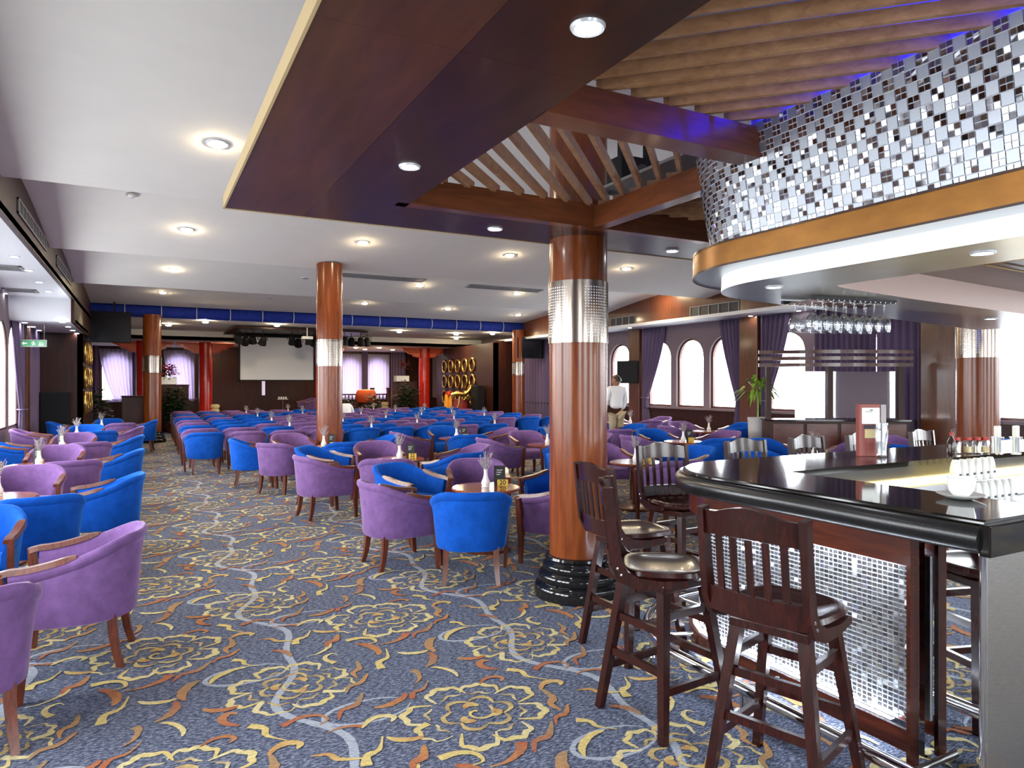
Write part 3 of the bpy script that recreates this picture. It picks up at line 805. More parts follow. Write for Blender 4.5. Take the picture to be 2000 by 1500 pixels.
def wbeam(p0, p1, w, h): 
    m = MB(); m.beam(p0, p1, w, h); return m.build('beam', M['beamwood'], pg)
wbeam((1.40, 4.17, ZP + .085), (7.0, 4.17, ZP + .085), .09, .17)
wbeam((1.42, -1.6, ZP + .115), (1.42, 4.12, ZP + .115), .09, .088)
wbeam((1.47, 2.53, ZP + .075), (2.78, 2.53, ZP + .075), .14, .15)
wbeam((2.92, 2.9, ZP + .075), (2.92, 4.13, ZP + .075), .10, .15)
ZS = ZP + .185
def slat(p0, p1, h=.062, w=.026):
    m = MB(); m.beam((*p0, ZS), (*p1, ZS), w, h); m.build('slat', M['slatwood'], pg)
def clip_line(c, d, x0, x1, y0, y1):
    t0, t1 = -99, 99
    for o, dd, a, b in ((c[0], d[0], x0, x1), (c[1], d[1], y0, y1)):
        ta, tb = (a - o) / dd, (b - o) / dd
        if ta > tb: ta, tb = tb, ta
        t0, t1 = max(t0, ta), min(t1, tb)
    return (t0, t1) if t1 - t0 > .08 else None
def slat_field(x0, x1, y0, y1, d, pitch, ph=0.0, h=.062):
    d = Vector(d).normalized()
    k = -40
    while k < 40:
        c = ((x0 + x1) / 2 + pitch * (k + ph), (y0 + y1) / 2)
        r = clip_line(c, d, x0, x1, y0, y1)
        if r: slat((c[0] + d[0] * r[0], c[1] + d[1] * r[0]), (c[0] + d[0] * r[1], c[1] + d[1] * r[1]), h)
        k += 1
slat_field(1.40, 2.95, 2.50, 4.19, (1, 1), .19, .3)
slat_field(1.40, 2.80, -1.6, 2.50, (-1, 1), .19, .1, .05)
slat_field(2.95, 6.9, 3.25, 4.19, (-1, 1), .19, .1)
m = MB(); m.box((1.38, -1.6, ZS + .12), (2.85, 2.70, ZS + .14)); m.box((2.98, 3.1, ZS + .12), (7.0, 4.2, ZS + .14)); rb = m.build('roof_board', M['roofboard'], pg)
# equipment resting on the canopy
m = MB(); m.rbox((3.86, 5.1, 3.45), (4.32, 5.4, 3.76), .02)
sp = thing('loudspeaker', 'black loudspeaker box above the canopy slats behind the thick column', 'speaker'); m.build('cabinet', M['black'], sp)
m = MB(); m.lathe([(.0, 0), (.08, 0), (.09, .01), (.0, .012)], 20); o = m.build('driver', M['ventdark'], sp); o.location = (4.09, 5.095, 3.6); o.rotation_euler = (PI / 2, 0, 0)
m = MB(); m.box((3.92, 5.2, 3.76), (3.96, 5.25, ceil_z(5.2))); m.box((4.22, 5.2, 3.76), (4.26, 5.25, ceil_z(5.2))); m.build('hanger', M['black'], sp)

# ------------------------------------------------------------------ bar: counter, body, canopy drum
def bar_path(off, cx, cy, r, y0, a_end, x_end, ns=10, na=18, nl=8):
    """plan polyline of the bar's outer edge pushed outwards by off: straight, rounded corner, straight"""
    R = r + off; pts = []
    for k in range(ns): pts.append((cx - R, y0 + (cy - y0) * k / ns))
    a1 = math.radians(a_end)
    for k in range(na + 1):
        a = PI + (a1 - PI) * k / na; pts.append((cx + R * math.cos(a), cy + R * math.sin(a)))
    hx, hy = math.sin(a1), -math.cos(a1); x, y = pts[-1]
    L_ = (x_end - x) / hx
    for k in range(1, nl + 1): pts.append((x + hx * L_ * k / nl, y + hy * L_ * k / nl))
    return pts
def cpath(off, y0=1.5, x_end=7.4): return bar_path(off, 3.50, 2.95, .66, y0, 90, x_end)
def row(pts, z): return [(x, y, z) for x, y in pts]
ZT = 1.12
# granite counter top
ct = thing('bar_countertop', 'polished black granite bar top with thick rounded edge', 'countertop')
P0 = cpath(0)
inner = [(3.45, 1.5)]
n = len(P0)
inn = []
for k, (x, y) in enumerate(P0):
    if k <= 9: inn.append((3.45, 1.5 + (2.90 - 1.5) * k / 10))
    elif k <= 28: inn.append((3.45 + .02 * (k - 10) / 18, 2.90))
    else: inn.append((3.45 + (7.4 - 3.45) * (k - 28) / 8, 2.90))
m = MB()
rows = [row(inn, ZT - .035), row(inn, ZT), row(cpath(-.045), ZT), row(cpath(-.03), ZT - .006), row(cpath(-.028), ZT - .014), row(cpath(-.012), ZT - .016)]
for k in range(19):
    a = PI / 2 - PI * k / 18
    rows.append(row(cpath(-.03 + .055 * math.cos(a)), ZT - .073 + .057 * math.sin(a)))
rows.append(row(cpath(-.12), ZT - .135)); rows.append(row(inn, ZT - .135)); rows.append(row(inn, ZT - .035))
m.loft(rows)
m.face([r[0] for r in rows[:-1]]); m.face([r[-1] for r in rows[:-1]])
sl_ = m.build('granite_slab', [M['granite'], M['granite_edge']], ct, smooth=14)
for p_ in sl_.data.polygons:
    if p_.center.z < ZT - .02 and p_.normal.z > -.99: p_.material_index = 1
# end cap block of the bullnose
m = MB(); m.rbox((2.84, 1.462, ZT - .135), (3.45, 1.502, ZT - .012), .006); m.build('end_block', M['granite'], ct)

bar = thing('cocktail_bar', 'bar front with glittering mirror mosaic, dark wood frame and steel foot rail', 'bar')
def band(name, o0, z0, o1, z1, mt, y0=1.83, thick=.02, x_end=7.4):
    m = MB(); m.loft([row(cpath(o0, y0, x_end), z0), row(cpath(o1, y0, x_end), z1), row(cpath(o1 - thick, y0, x_end), z1), row(cpath(o0 - thick, y0, x_end), z0), row(cpath(o0, y0, x_end), z0)])
    rr = [cpath(o0, y0, x_end)[0], cpath(o1, y0, x_end)[0], cpath(o1 - thick, y0, x_end)[0], cpath(o0 - thick, y0, x_end)[0]]
    m.face([(*rr[0], z0), (*rr[1], z1), (*rr[2], z1), (*rr[3], z0)])
    return m.build(name, mt, bar, smooth=35)
band('apron', -.065, .865, -.065, .985, M['barwood'])
band('skirting', -.065, .06, -.065, .155, M['barwood'])
band('kick_plate', -.20, 0.0, -.20, .06, M['black'])
band('mosaic_backing', -.135, .155, -.135, .885, M['grout'])
m = MB(); m.box((2.903, 1.812, .0), (2.965, 1.83, .985)); m.build('end_board', M['barwood'], bar)
m = MB(); m.loft([row(cpath(-.5, 1.86), 0.02), row(cpath(-.5, 1.86), .985)]); m.build('back_board', M['barwood'], bar, smooth=35)
# mirror mosaic: small tiles, one stuff part
def along(pts):
    L_ = [0]
    for a, b in zip(pts[:-1], pts[1:]): L_.append(L_[-1] + math.hypot(b[0] - a[0], b[1] - a[1]))
    return L_
def sample(pts, L_, s):
    for i in range(len(L_) - 1):
        if s <= L_[i + 1] or i == len(L_) - 2:
            t = (s - L_[i]) / (L_[i + 1] - L_[i]); a, b = pts[i], pts[i + 1]
            d = Vector((b[0] - a[0], b[1] - a[1])).normalized()
            return Vector((a[0] + (b[0] - a[0]) * t, a[1] + (b[1] - a[1]) * t)), Vector((-d.y, d.x))   # point, outward normal
mp = cpath(-.135, 1.83); ml = along(mp)
rng = random.Random(5)
m = MB(); cs, cz = .0255, .0215
nu = int(min(ml[-1], 3.6) / cs); nv = int(.73 / cz)
for i in range(nu):
    p, nn = sample(mp, ml, (i + .5) * cs); t = Vector((nn.y, -nn.x))
    for j in range(nv):
        z = .158 + (j + .5) * cz
        tilt = rng.gauss(0, .10); tz = rng.gauss(0, .10)
        c = Vector((p.x + nn.x * .006, p.y + nn.y * .006, z)); T = Vector((t.x, t.y, 0)); N3 = Vector((nn.x, nn.y, 0))
        hw, hh = cs * .40, cz * .36
        vs = [c + T * (hw * a) + Vector((0, 0, hh * b)) + N3 * (hw * a * tilt + hh * b * tz) for a, b in ((-1, -1), (1, -1), (1, 1), (-1, 1))]
        m.face(vs)
o = m.build('mosaic_tiles', M['mosaic'], bar, fix=False); o['kind'] = 'stuff'; o['label'] = 'glittering mirror mosaic tiles'
# LED strip hidden under the counter edge and a lower one at the skirting
m = MB(); m.loft([row(cpath(-.127, 1.92, 6), .884), row(cpath(-.092, 1.92, 6), .884)]); o = m.build('led_strip', M['ledcool'], bar, fix=False); o['label'] = 'white strip light under the counter edge'
m = MB(); m.loft([row(cpath(-.092, 1.92, 6), .157), row(cpath(-.122, 1.92, 6), .157)]); o = m.build('led_strip', M['ledcool'], bar, fix=False)
# foot rail on brackets
fr = cpath(.19, 1.55, 6.0)
m = MB(); m.tube([(x, y, .125) for x, y in fr], .032, 14); ft = m.build('foot_rail', M['chrome'], bar, smooth=60)
fl_ = along(fr)
for s in (.1, .95, 1.75, 2.6, 3.6):
    p, nn = sample(fr, fl_, s)
    m = MB(); m.tube([(p.x, p.y, 0), (p.x, p.y, .1)], .022, 10); m.tube([(p.x, p.y, 0), (p.x, p.y, .012)], .05, 14); m.tube([(p.x, p.y, .13), (p.x - nn.x * .3, p.y - nn.y * .3, .13)], .014, 8); m.build('rail_bracket', M['chrome'], ft, smooth=50)
# mirror polished return between mosaic and steel end
m = MB(); m.box((3.035, 1.535, .02), (3.06, 1.83, .985)); o = m.build('mirror_panel', M['mirror'], bar); o['label'] = 'mirror polished steel return'
m = MB(); m.rbox((2.90, 1.505, 0.0), (3.9, 1.535, .985), .004); o = m.build('end_panel', M['steel_dark'], bar); o['label'] = 'brushed steel end panel'
m = MB(); m.tube([(2.90, 1.52, 0), (2.90, 1.52, .985)], .014, 10); m.build('edge_post', M['chrome'], bar, smooth=60)
# working side: sink shelf and warm strip
m = MB(); m.rbox((3.5, 1.56, .80), (7.3, 2.8, .84), .006); o = m.build('work_shelf', M['steel'], bar); 
m = MB(); m.rbox((3.6, 2.72, .84), (7.3, 2.89, .98), .006); m.build('back_shelf', M['steel'], bar)
m = MB(); m.box((3.55, 2.87, .985), (7.2, 2.885, .998)); m.build('led_strip', M['ledwarm'], bar)
m = MB(); m.box((3.95, 1.60, 0), (7.3, 1.64, .80)); m.build('under_cabinet', M['steel_dark'], bar)
m = MB(); m.box((3.452, 1.6, .30), (3.5, 2.9, .985)); m.build('inner_board', M['steel'], bar)

# ---- canopy drum over the bar
def dpath(off, y0=-1.0, x_end=7.4): return bar_path(off, 3.48, 2.58, .64, y0, 100, x_end, ns=14, na=24)
dr = thing('bar_canopy', 'drum shaped bar canopy clad in silver mosaic with gold band and lit soffit', 'bar canopy')
ZB0, ZB1, ZD1 = 2.275, 2.40, 2.955
OB, OD0, OD1 = .165, .05, .145
m = MB(); m.loft([row(dpath(OB), ZB0), row(dpath(OB), ZB1 - .004), row(dpath(OB - .012), ZB1), row(dpath(OD0 - .02), ZB1)]); o = m.build('gold_band', M['goldband'], dr, smooth=35); o['label'] = 'curved bronze gold band'
m = MB(); m.loft([row(dpath(OB + .004), ZB0 - .006), row(dpath(OB + .004), ZB0 + .004)]); m.loft([row(dpath(OB + .004), ZB1 - .01), row(dpath(OB + .004), ZB1)]); m.build('band_bead', M['panelwood2'], dr, smooth=35)
m = MB(); m.loft([row(dpath(OB), ZB0), row(dpath(0), ZB0)]); m.build('step_soffit', M['stepsilver'], dr, smooth=35)
m = MB(); m.loft([row(dpath(0), ZB0), row(dpath(.004), 2.192)]); o = m.build('light_strip', M['ledwhite'], dr, smooth=35); o['label'] = 'glowing white acrylic strip'
# silver underside plate between outer path and inner opening
OP = dpath(.004)
IN = []
for k, (x, y) in enumerate(OP):
    if k < 14: IN.append((3.36, min(y, 2.5)))
    elif k <= 38: t = (k - 14) / 24; IN.append((3.36 + .45 * t * t, 2.5 + .11 * t))
    else: t = (k - 38) / 8; IN.append((3.81 + (7.4 - 3.81) * t, 2.61 + .36 * t ** .8))
m = MB(); m.loft([row(OP, 2.192), row(IN, 2.192)]); m.build('silver_soffit', M['silver'], dr, smooth=35)
m = MB(); m.loft([row(IN, 2.192), row(IN, 2.36)]); o = m.build('inner_fascia', M['pink'], dr, smooth=35); o['label'] = 'pale pink inner face'
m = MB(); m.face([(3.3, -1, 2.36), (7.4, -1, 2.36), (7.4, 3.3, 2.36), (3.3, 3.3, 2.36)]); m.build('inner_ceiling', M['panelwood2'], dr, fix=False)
m = MB(); m.tube([(3.4, 2.2, 2.345), (5.5, 2.32, 2.345), (7.3, 2.4, 2.345)], .006, 6); m.tube([(4.3, 2.25, 2.345), (4.3, 2.0, 2.345)], .006, 6); m.build('brass_line', M['gold'], dr)
# drum body + grout
m = MB(); m.loft([row(dpath(OD0), ZB1), row(dpath(OD1), ZD1), row(dpath(OD1 - .15), ZD1), row(dpath(OD1 - .15), ZD1 - .02)]); drum = m.build('drum', M['grout'], dr, smooth=35)
pb, pt = dpath(OD0 + .001), dpath(OD1 + .001); lb, lt = along(pb), along(pt)
CELL = .0475
s_vis0 = 2.16 ; NR = 11
ncol = int((min(lb[-1], 6.2)) / CELL)
stuff_big, stuff_small = MB(), MB(); nbig = 0
def dpt(fs, v, out):
    a, na_ = sample(pb, lb, fs * lb[-1]); b, nb_ = sample(pt, lt, fs * lt[-1])
    p = a.lerp(b, v); nn = na_.lerp(nb_, v)
    return Vector((p.x + nn.x * out, p.y + nn.y * out, ZB1 + (ZD1 - ZB1) * v - out * .3))
# map by matching vertices so that bottom and top columns stay on the same normal
def fsol(i):    # fraction of the vertex index for column boundary i
    s = i * CELL
    for k in range(len(lb) - 1):
        if s <= lb[k + 1] or k == len(lb) - 2:
            return k + (s - lb[k]) / (lb[k + 1] - lb[k])
def dpt2(ki, v, out):
    k = min(int(ki), len(pb) - 2); t = ki - k
    a = Vector(pb[k]).lerp(Vector(pb[k + 1]), t); b = Vector(pt[k]).lerp(Vector(pt[k + 1]), t)
    d = (Vector(pb[k + 1]) - Vector(pb[k])).normalized(); nn = Vector((-d.y, d.x)); p = a.lerp(b, v)
    return Vector((p.x + nn.x * out, p.y + nn.y * out, ZB1 + (ZD1 - ZB1) * v - out * .3))
rng = random.Random(8)
def tile_to(mb, k0, k1, v0, v1, th=.005, tilt=0.0):
    gk, gv = (k1 - k0) * .055, (v1 - v0) * .055
    if tilt: gk, gv = (k1 - k0) * .09, (v1 - v0) * .09
    c = [(k0 + gk, v0 + gv), (k1 - gk, v0 + gv), (k1 - gk, v1 - gv), (k0 + gk, v1 - gv)]
    j = [rng.gauss(0, tilt) for _ in range(2)]
    offs = [th + (j[0] * (1 if q in (1, 2) else -1) + j[1] * (1 if q > 1 else -1)) for q in range(4)]
    back = [dpt2(a, b, -.001) for a, b in c]; front = [dpt2(a, b, o) for (a, b), o in zip(c, offs)]
    mb.raw(back + front, [(4, 5, 6, 7), (0, 1, 5, 4), (1, 2, 6, 5), (2, 3, 7, 6), (3, 0, 4, 7)])
for i in range(ncol):
    k0, k1 = fsol(i), fsol(i + 1)
    s = i * CELL
    for j in range(NR):
        v0, v1 = j / NR, (j + 1) / NR
        if (i + j) % 2 == 0:
            if s_vis0 <= s <= s_vis0 + 2.55 and nbig < 296:
                b = MB(); tile_to(b, k0, k1, v0, v1); b.build('tile', M['tile_big'], drum, fix=False); nbig += 1
            else: tile_to(stuff_big, k0, k1, v0, v1)
        else:
            km, vm = (k0 + k1) / 2, (v0 + v1) / 2
            for a, b2 in ((k0, km), (km, k1)):
                for c, d in ((v0, vm), (vm, v1)):
                    tile_to(stuff_small, a, b2, c, d, .005, .0005)
o = stuff_big.build('tile_field', M['tile_big'], drum, fix=False); o['kind'] = 'stuff'
o = stuff_small.build('small_mirror_tiles', M['tile_small'], drum, fix=False); o['kind'] = 'stuff'; o['label'] = 'small mirror tiles set in fours'
m = MB(); m.loft([row(dpath(OD1 - .03)[:19], ZD1 + .012), row(dpath(OD1 - .12)[:19], ZD1 + .03)]); o = m.build('blue_led_strip', M['ledblue'], dr, fix=False); o['label'] = 'blue strip light on top of the drum'

# downlights
def downlight(loc, r=.075, lit='lamp', label='', group='recessed downlights', tilt=(0, 0, 0)):
    dome = 1.0 if lit == 'lamp' else .12
    root = thing('downlight', label, 'ceiling light', loc, 0, group); root.rotation_euler = tilt
    key = ('dl', r, lit)
    if key not in MESH:
        t = MB(); t.lathe([(r, .004), (r, -.006), (r * 1.25, -.008), (r * 1.36, 0), (r * 1.36, .004)], 24, caps=False)
        l = MB(); l.lathe([(r, -.004), (r * .92, -.004 - .008 * dome), (r * .75, -.004 - .016 * dome), (r * .4, -.004 - .022 * dome), (0.0001, -.004 - .024 * dome)], 16, caps=False)
        MESH[key] = (t.mesh('trim_ring', M['satinwhite'], 50), l.mesh('lamp', M[lit], 60))
    for nm, me in zip(('trim_ring', 'lamp'), MESH[key]):
        o = bpy.data.objects.new(nm, me); COL.objects.link(o); o.parent = root
    return root
MESH = {}
def ceil_hit(px, py):
    best = None
    r = ray(px, py); d = .5
    while d < 40:
        y = r[1] * d; z = EYE + r[2] * d
        if z >= ceil_z(y): break
        d += .01
    y = r[1] * d; e = .02
    sl = (ceil_z(y + e) - ceil_z(y - e)) / (2 * e) if all(abs(y - q) > .05 for q in EDGES) else 0
    return Vector((r[0] * d, y, ceil_z(y) - .004)), sl
main = [(425, 280), (365, 448), (337, 526), (318, 571), (709, 473), (995, 498), (820, 557), (712, 592), (875, 603), (1010, 573), (1012, 615), (1223, 524), (1288, 605)]
descr = ['nearest, left of the canopy corner', 'above the left aisle in the second visible bay', 'above the left aisle, slightly dimmer', 'above the left aisle, just before the blue valance',
         'right of the mid column top, below the canopy edge', 'left of the thick near column, below the canopy edge', 'between the two ceiling vents', 'right of the mid column, just before the blue valance',
         'in the last bay, middle of the hall', 'left of the thick near column, by the right vent', 'left of the thick near column, just before the blue valance', 'right of the thick near column', 'near the right wood fascia']
for i, (px, py) in enumerate(main):
    p, sl = ceil_hit(px, py)
    if i == 12: p, sl = Vector((11.75, 14.1, ceil_z(14.1) - .004)), 0
    downlight(p, .078 if i != 2 else .06, 'lamp', 'warm round ceiling downlight ' + descr[i], 'warm downlights in the white ceiling', (math.atan(sl), 0, 0))
for px, py, lab in ((597, 543, 'unlit round ceiling speaker left of the mid column'), (527, 582, 'unlit round fitting in the ceiling bay before the blue valance')):
    p, sl = ceil_hit(px, py); downlight(p, .07, 'offlamp', lab, 'unlit ceiling fittings', (math.atan(sl), 0, 0))
p, sl = ceil_hit(258, 378)
sd = thing('smoke_detector', 'small white smoke detector on the ceiling above the left aisle', 'smoke detector', p)
MB().lathe([(0, -.05), (.03, -.05), (.045, -.035), (.05, -.02)], 20).build('sensor_head', M['white'], sd, smooth=40)
MB().lathe([(.075, -.02), (.07, 0)], 20).build('mount', M['offlamp'], sd, smooth=40)
for (px0, px1, py0, py1), lab in (((672, 828, 534, 550), 'long grey slot vent right of the mid column'), ((922, 1052, 555, 571), 'long grey slot vent left of the thick near column')):
    a, sl = ceil_hit((px0 + px1) / 2, (py0 + py1) / 2); q0, _ = ceil_hit(px0, py0); q1, _ = ceil_hit(px1, py1)
    w = (q1.x - q0.x); root = thing('ceiling_vent', lab, 'vent', a, 0, 'slot vents in the white ceiling'); root.rotation_euler = (math.atan(sl), 0, 0)
    m = MB(); hw, hd = abs(w) / 2, .16
    for (x0, x1, y0, y1) in ((-hw, hw, -hd, -hd + .03), (-hw, hw, hd - .03, hd), (-hw, -hw + .03, -hd, hd), (hw - .03, hw, -hd, hd)): m.box((x0, y0, -.012), (x1, y1, .0))
    m.build('frame', M['vent'], root)
    m = MB(); m.box((-hw, -hd, -.003), (hw, hd, 0)); m.build('backing', M['ventdark'], root)
    for k in range(6):
        m = MB(); y = -hd + .05 + k * .044; m.box((-hw + .03, y, -.010), (hw - .03, y + .02, -.004)); m.build('slat', M['vent'], root)
for (px, py), lab in zip(((1148, 53), (800, 325), (967, 447), (1313, 490)), ('nearest, in the wide dark panel', 'in the left dark panel', 'in the far panel left of the column', 'in the far panel right of the column')):
    downlight(on_z(px, py, ZP - .002), .042, 'lampcool', 'small white downlight in the wood canopy, ' + lab, 'downlights in the wood canopy')
for (px, py), lab in zip(((1920, 493), (1512, 560), (1935, 622)), ('at the right above the counter', 'at the rounded corner', 'on the far arm near the right column')):
    downlight(on_z(px, py, 2.190), .035, 'lampcool', 'small white downlight under the bar canopy, ' + lab, 'downlights under the bar canopy')
for i, (px, py) in enumerate(((28, 501), (56, 528), (77, 551), (95, 569), (110, 585), (8, 573))):
    downlight(on_z(px, py, ZSL - .002), .05, 'lampcool', 'small cool downlight in the left soffit, ' + (ORD[i] + ' along the inner row' if i < 5 else 'in the outer row by the window'), 'downlights in the left soffit')
for i, (px, py) in enumerate(((48, 630), (64, 638), (76, 645), (122, 629), (133, 638), (142, 645), (150, 651))):
    downlight(on_z(px, py, 2.948), .05, 'lampcool', 'small downlight in the low left ceiling, %s row, %s from the near end' % (('outer', ORD[i]) if i < 3 else ('inner', ORD[i - 3])), 'downlights in the low left ceiling')
for i, (px, py) in enumerate(((1466, 617), (1465, 622), (1236, 645), (1300, 640), (1230, 640), (1560, 607))):
    pt_ = on_z(px, py, ZSR - .002)
    if XSR < pt_.x < XR and pt_.y < 24: downlight(pt_, .045, 'lampcool', 'small downlight in the right soffit, %s listed along the windows' % ORD[i], 'downlights in the right soffit')
far_l = sorted([(338, 621), (329, 635), (401, 629), (486, 629), (541, 636), (617, 635), (745, 641), (780, 648), (891, 653), (891, 661), (962, 652)])
for i, (px, py) in enumerate(far_l):
    p = on_z(px, py, 3.498)
    if 22.4 < p.y < 27.1: downlight(p, .08, 'lamp', 'round warm downlight beyond the blue valance, %s from the left' % ORD[i], 'downlights beyond the blue valance')
far2 = sorted([(390, 671), (442, 671), (695, 679), (713, 682), (741, 679), (767, 683), (770, 675), (807, 672), (875, 671)])
for i, (px, py) in enumerate(far2):
    p = on_z(px, py, 3.218)
    if 27.3 < p.y < 32.8 and XL < p.x < XR: downlight(p, .08, 'lamp', 'small downlight in the low stage ceiling, %s from the left' % ORD[i], 'downlights in the low stage ceiling')
# vents in the left soffit
for (px, py), lab in zip(((41, 567), (5, 522)), ('square grille vent in the left soffit beside the downlights', 'square grille vent at the left edge of the left soffit')):
    c = on_z(px, py, ZSL - .001)
    root = thing('soffit_vent', lab, 'vent', c, 0, 'square vents in the left soffit')
    m = MB(); h = .26
    for (x0, x1, y0, y1) in ((-h, h, -h, -h + .04), (-h, h, h - .04, h), (-h, -h + .04, -h, h), (h - .04, h, -h, h)): m.box((x0, y0, -.012), (x1, y1, 0))
    m.build('frame', M['vent'], root); m = MB(); m.box((-h, -h, -.002), (h, h, 0)); m.build('backing', M['ventdark'], root)
    for k in range(7): m = MB(); m.box((-h + .04, -h + .06 + k * .06, -.010), (h - .04, -h + .08 + k * .06, -.004)); m.build('slat', M['vent'], root)
# ------------------------------------------------------------------ tub chairs
def chair_meshes():
    HW, YBK, Y0, YFR = .345, .345, -.01, .27
    def plan(u, s):
        a = abs(u)
        if a <= .70:
            th = u / .70 * PI / 2; c = math.cos(th); sn = math.sin(th)
            # slightly squared ellipse
            e = .86
            x = HW * s * math.copysign(abs(sn) ** e, sn); y = Y0 - YBK * s * (c ** e)
        else:
            x = math.copysign(HW * s * (1 - .04 * (a - .7) / .3), u); y = Y0 + (YFR - Y0) * (a - .70) / .30
        return x, y
    def top(u):
        a = abs(u); t = max(0, (a - .22) / .78); t = t * t * (3 - 2 * t)
        return .775 - .155 * t
    NU = 29; rows = []
    us = [-1 + 2 * k / (NU - 1) for k in range(NU)]
    for u in us:
        T = top(u); prof = []
        zb = .285
        for s, z in ((.74, zb + .01), (.80, zb - .004), (.85, zb + .004), (.865, zb + .03), (.895, zb + (T - zb) * .33), (.935, zb + (T - zb) * .66), (.962, T - .082), (.957, T - .072), (.985, T - .062), (1.018, T - .038), (1.02, T - .018), (.995, T - .004), (.955, T), (.905, T - .006), (.865, T - .03), (.84, T - .07), (.80, .52), (.775, .40)):
            x, y = plan(u, s); prof.append((x, y, z))
        rows.append(prof)
    sh = MB(); sh.loft(rows)
    sh.face(rows[0]); sh.face(rows[-1])
    # seat cushion
    st = MB(); rw = []
    for s, z in ((.70, .29), (.76, .30), (.79, .34), (.79, .405), (.765, .435), (.70, .448), (.4, .458)):
        loop = []
        for u in us:
            x, y = plan(u, s); f = s / .79
            if abs(u) > .70: y = Y0 + (.30 * f - Y0) * (abs(u) - .7) / .3
            loop.append((x, y, z))
        rw.append(loop)
    n0 = len(us)
    st.loft([r + [r[0]] for r in rw]); st.face(rw[-1]); st.face(rw[0])
    parts = {'shell': sh, 'seat': st}
    def arm(sg):
        m = MB(); pts = []
        for k in range(7):
            u = .66 + .34 * k / 6
            x, y = plan(u, .945); pts.append((sg * x, y, top(u) + .006))
        x, y, z = pts[-1]; pts.append((x, y + .055, z - .012))
        r2 = []
        for i, p in enumerate(pts):
            a = Vector(pts[max(0, i - 1)]); b = Vector(pts[min(len(pts) - 1, i + 1)]); t = (b - a).normalized(); sd = t.cross(Vector((0, 0, 1))).normalized(); up = sd.cross(t)
            w, h = .031, .017; P = Vector(p)
            if i == 0: w, h = .02, .008
            r2.append([P + sd * w * i1 + up * h * j1 for i1, j1 in ((-1, -1), (-.8, .8), (.8, .8), (1, -1))])
        m.loft([r + [r[0]] for r in r2]); m.face(r2[0]); m.face(r2[-1]); return m
    def fleg(sg):
        m = MB(); pts = [(.327 * sg, .318, .622, .032, .045), (.322 * sg, .300, .42, .036, .05), (.313 * sg, .292, .22, .04, .048), (.300 * sg, .305, .0, .030, .034)]
        rr = [[(x + a * w / 2, y + b * d / 2, z) for a, b in ((-1, -1), (1, -1), (1, 1), (-1, 1))] for x, y, z, w, d in pts]
        m.loft([r + [r[0]] for r in rr]); m.face(rr[0]); m.face(rr[-1]); return m
    def rleg(sg):
        m = MB(); pts = [(.205 * sg, -.205, .31, .048, .048), (.208 * sg, -.212, .20, .046, .046), (.213 * sg, -.226, .10, .041, .041), (.222 * sg, -.252, .0, .034, .036)]
        rr = [[(x + a * w / 2, y + b * d / 2, z) for a, b in ((-1, -1), (1, -1), (1, 1), (-1, 1))] for x, y, z, w, d in pts]
        m.loft([r + [r[0]] for r in rr]); m.face(rr[0]); m.face(rr[-1]); return m
    parts['arm'] = [arm(1), arm(-1)]; parts['leg'] = [fleg(1), fleg(-1), rleg(1), rleg(-1)]
    return parts
_cp = chair_meshes()
CH = {}
for colr in ('blue', 'purple'):
    lst = [('shell', _cp['shell'].mesh('shell', M[colr], 50)), ('seat', _cp['seat'].mesh('seat', M[colr], 50))]
    CH[colr] = lst
wood_parts = [('arm', a.mesh('arm', M['chairwood'], 40)) for a in _cp['arm']] + [('leg', a.mesh('leg', M['chairwood'], 40)) for a in _cp['leg']]
def place_chair(x, y, dx, dy, colr, label, group, simple=False):
    rz = math.atan2(-dx, dy)
    root = thing('tub_chair', label, 'chair', (x, y, 0), rz, group)
    for nm, me in CH[colr] + wood_parts:
        if simple and nm == 'seat': continue
        o = bpy.data.objects.new(nm, me); COL.objects.link(o); o.parent = root
    return root

# ------------------------------------------------------------------ round tables with vase and card
tm = MB(); tm.lathe([(0, .592), (.33, .592), (.345, .600), (.345, .612), (.335, .622), (0, .622)], 36)
TABLE = [('tabletop', tm.mesh('tabletop', M['tablewood'], 40))]
tm = MB(); tm.lathe([(.045, .05), (.04, .2), (.035, .45), (.05, .56), (.12, .592)], 20); TABLE.append(('pedestal', tm.mesh('pedestal', M['chairwood'], 40)))
tm = MB(); tm.lathe([(.25, 0), (.25, .025), (.22, .04), (.08, .055), (.045, .06)], 28); TABLE.append(('base', tm.mesh('base', M['chairwood'], 40)))
vm = MB(); vm.lathe([(0, 0), (.042, 0), (.044, .006), (.036, .012), (.044, .035), (.042, .055), (.028, .085), (.020, .12), (.019, .16), (.023, .175), (.019, .174), (.016, .15), (0, .14)], 20)
VASE = vm.mesh('vase_body', M['white'], 50)
rng = random.Random(3)
lv = MB()
for k in range(26):
    a = rng.uniform(0, 2 * PI); sp = rng.uniform(.01, .085); h = rng.uniform(.25, .37) - sp * .5
    b0 = Vector((0, 0, .15)); tip = Vector((sp * math.cos(a), sp * math.sin(a), h))
    lv.beam(b0, tip, .0025, .0025)
    nb = 7
    for q in range(nb):
        t = .42 + .58 * q / (nb - 1); c = b0.lerp(tip, t); a2 = rng.uniform(0, 2 * PI); l = .013 + .008 * rng.random()
        d = Vector((math.cos(a2), math.sin(a2), .8)).normalized() * l; sdv = d.cross(Vector((math.sin(a), .3, math.cos(a)))).normalized() * .0045
        lv.face([c - sdv, c + sdv, c + d + sdv * .4, c + d - sdv * .4])
LAV = lv.mesh('dried_lavender', M['dried'], None, False)
cm = MB(); cm.rbox((-.058, -.004, 0), (.058, .004, .20), .002); CARD = cm.mesh('card', M['ink'])
tgm = MB(); tgm.rbox((-.054, -.006, 0), (.054, .006, .060), .002); TAGM = tgm.mesh('tag_plate', M['yellowtag'])
sc_ = MB()
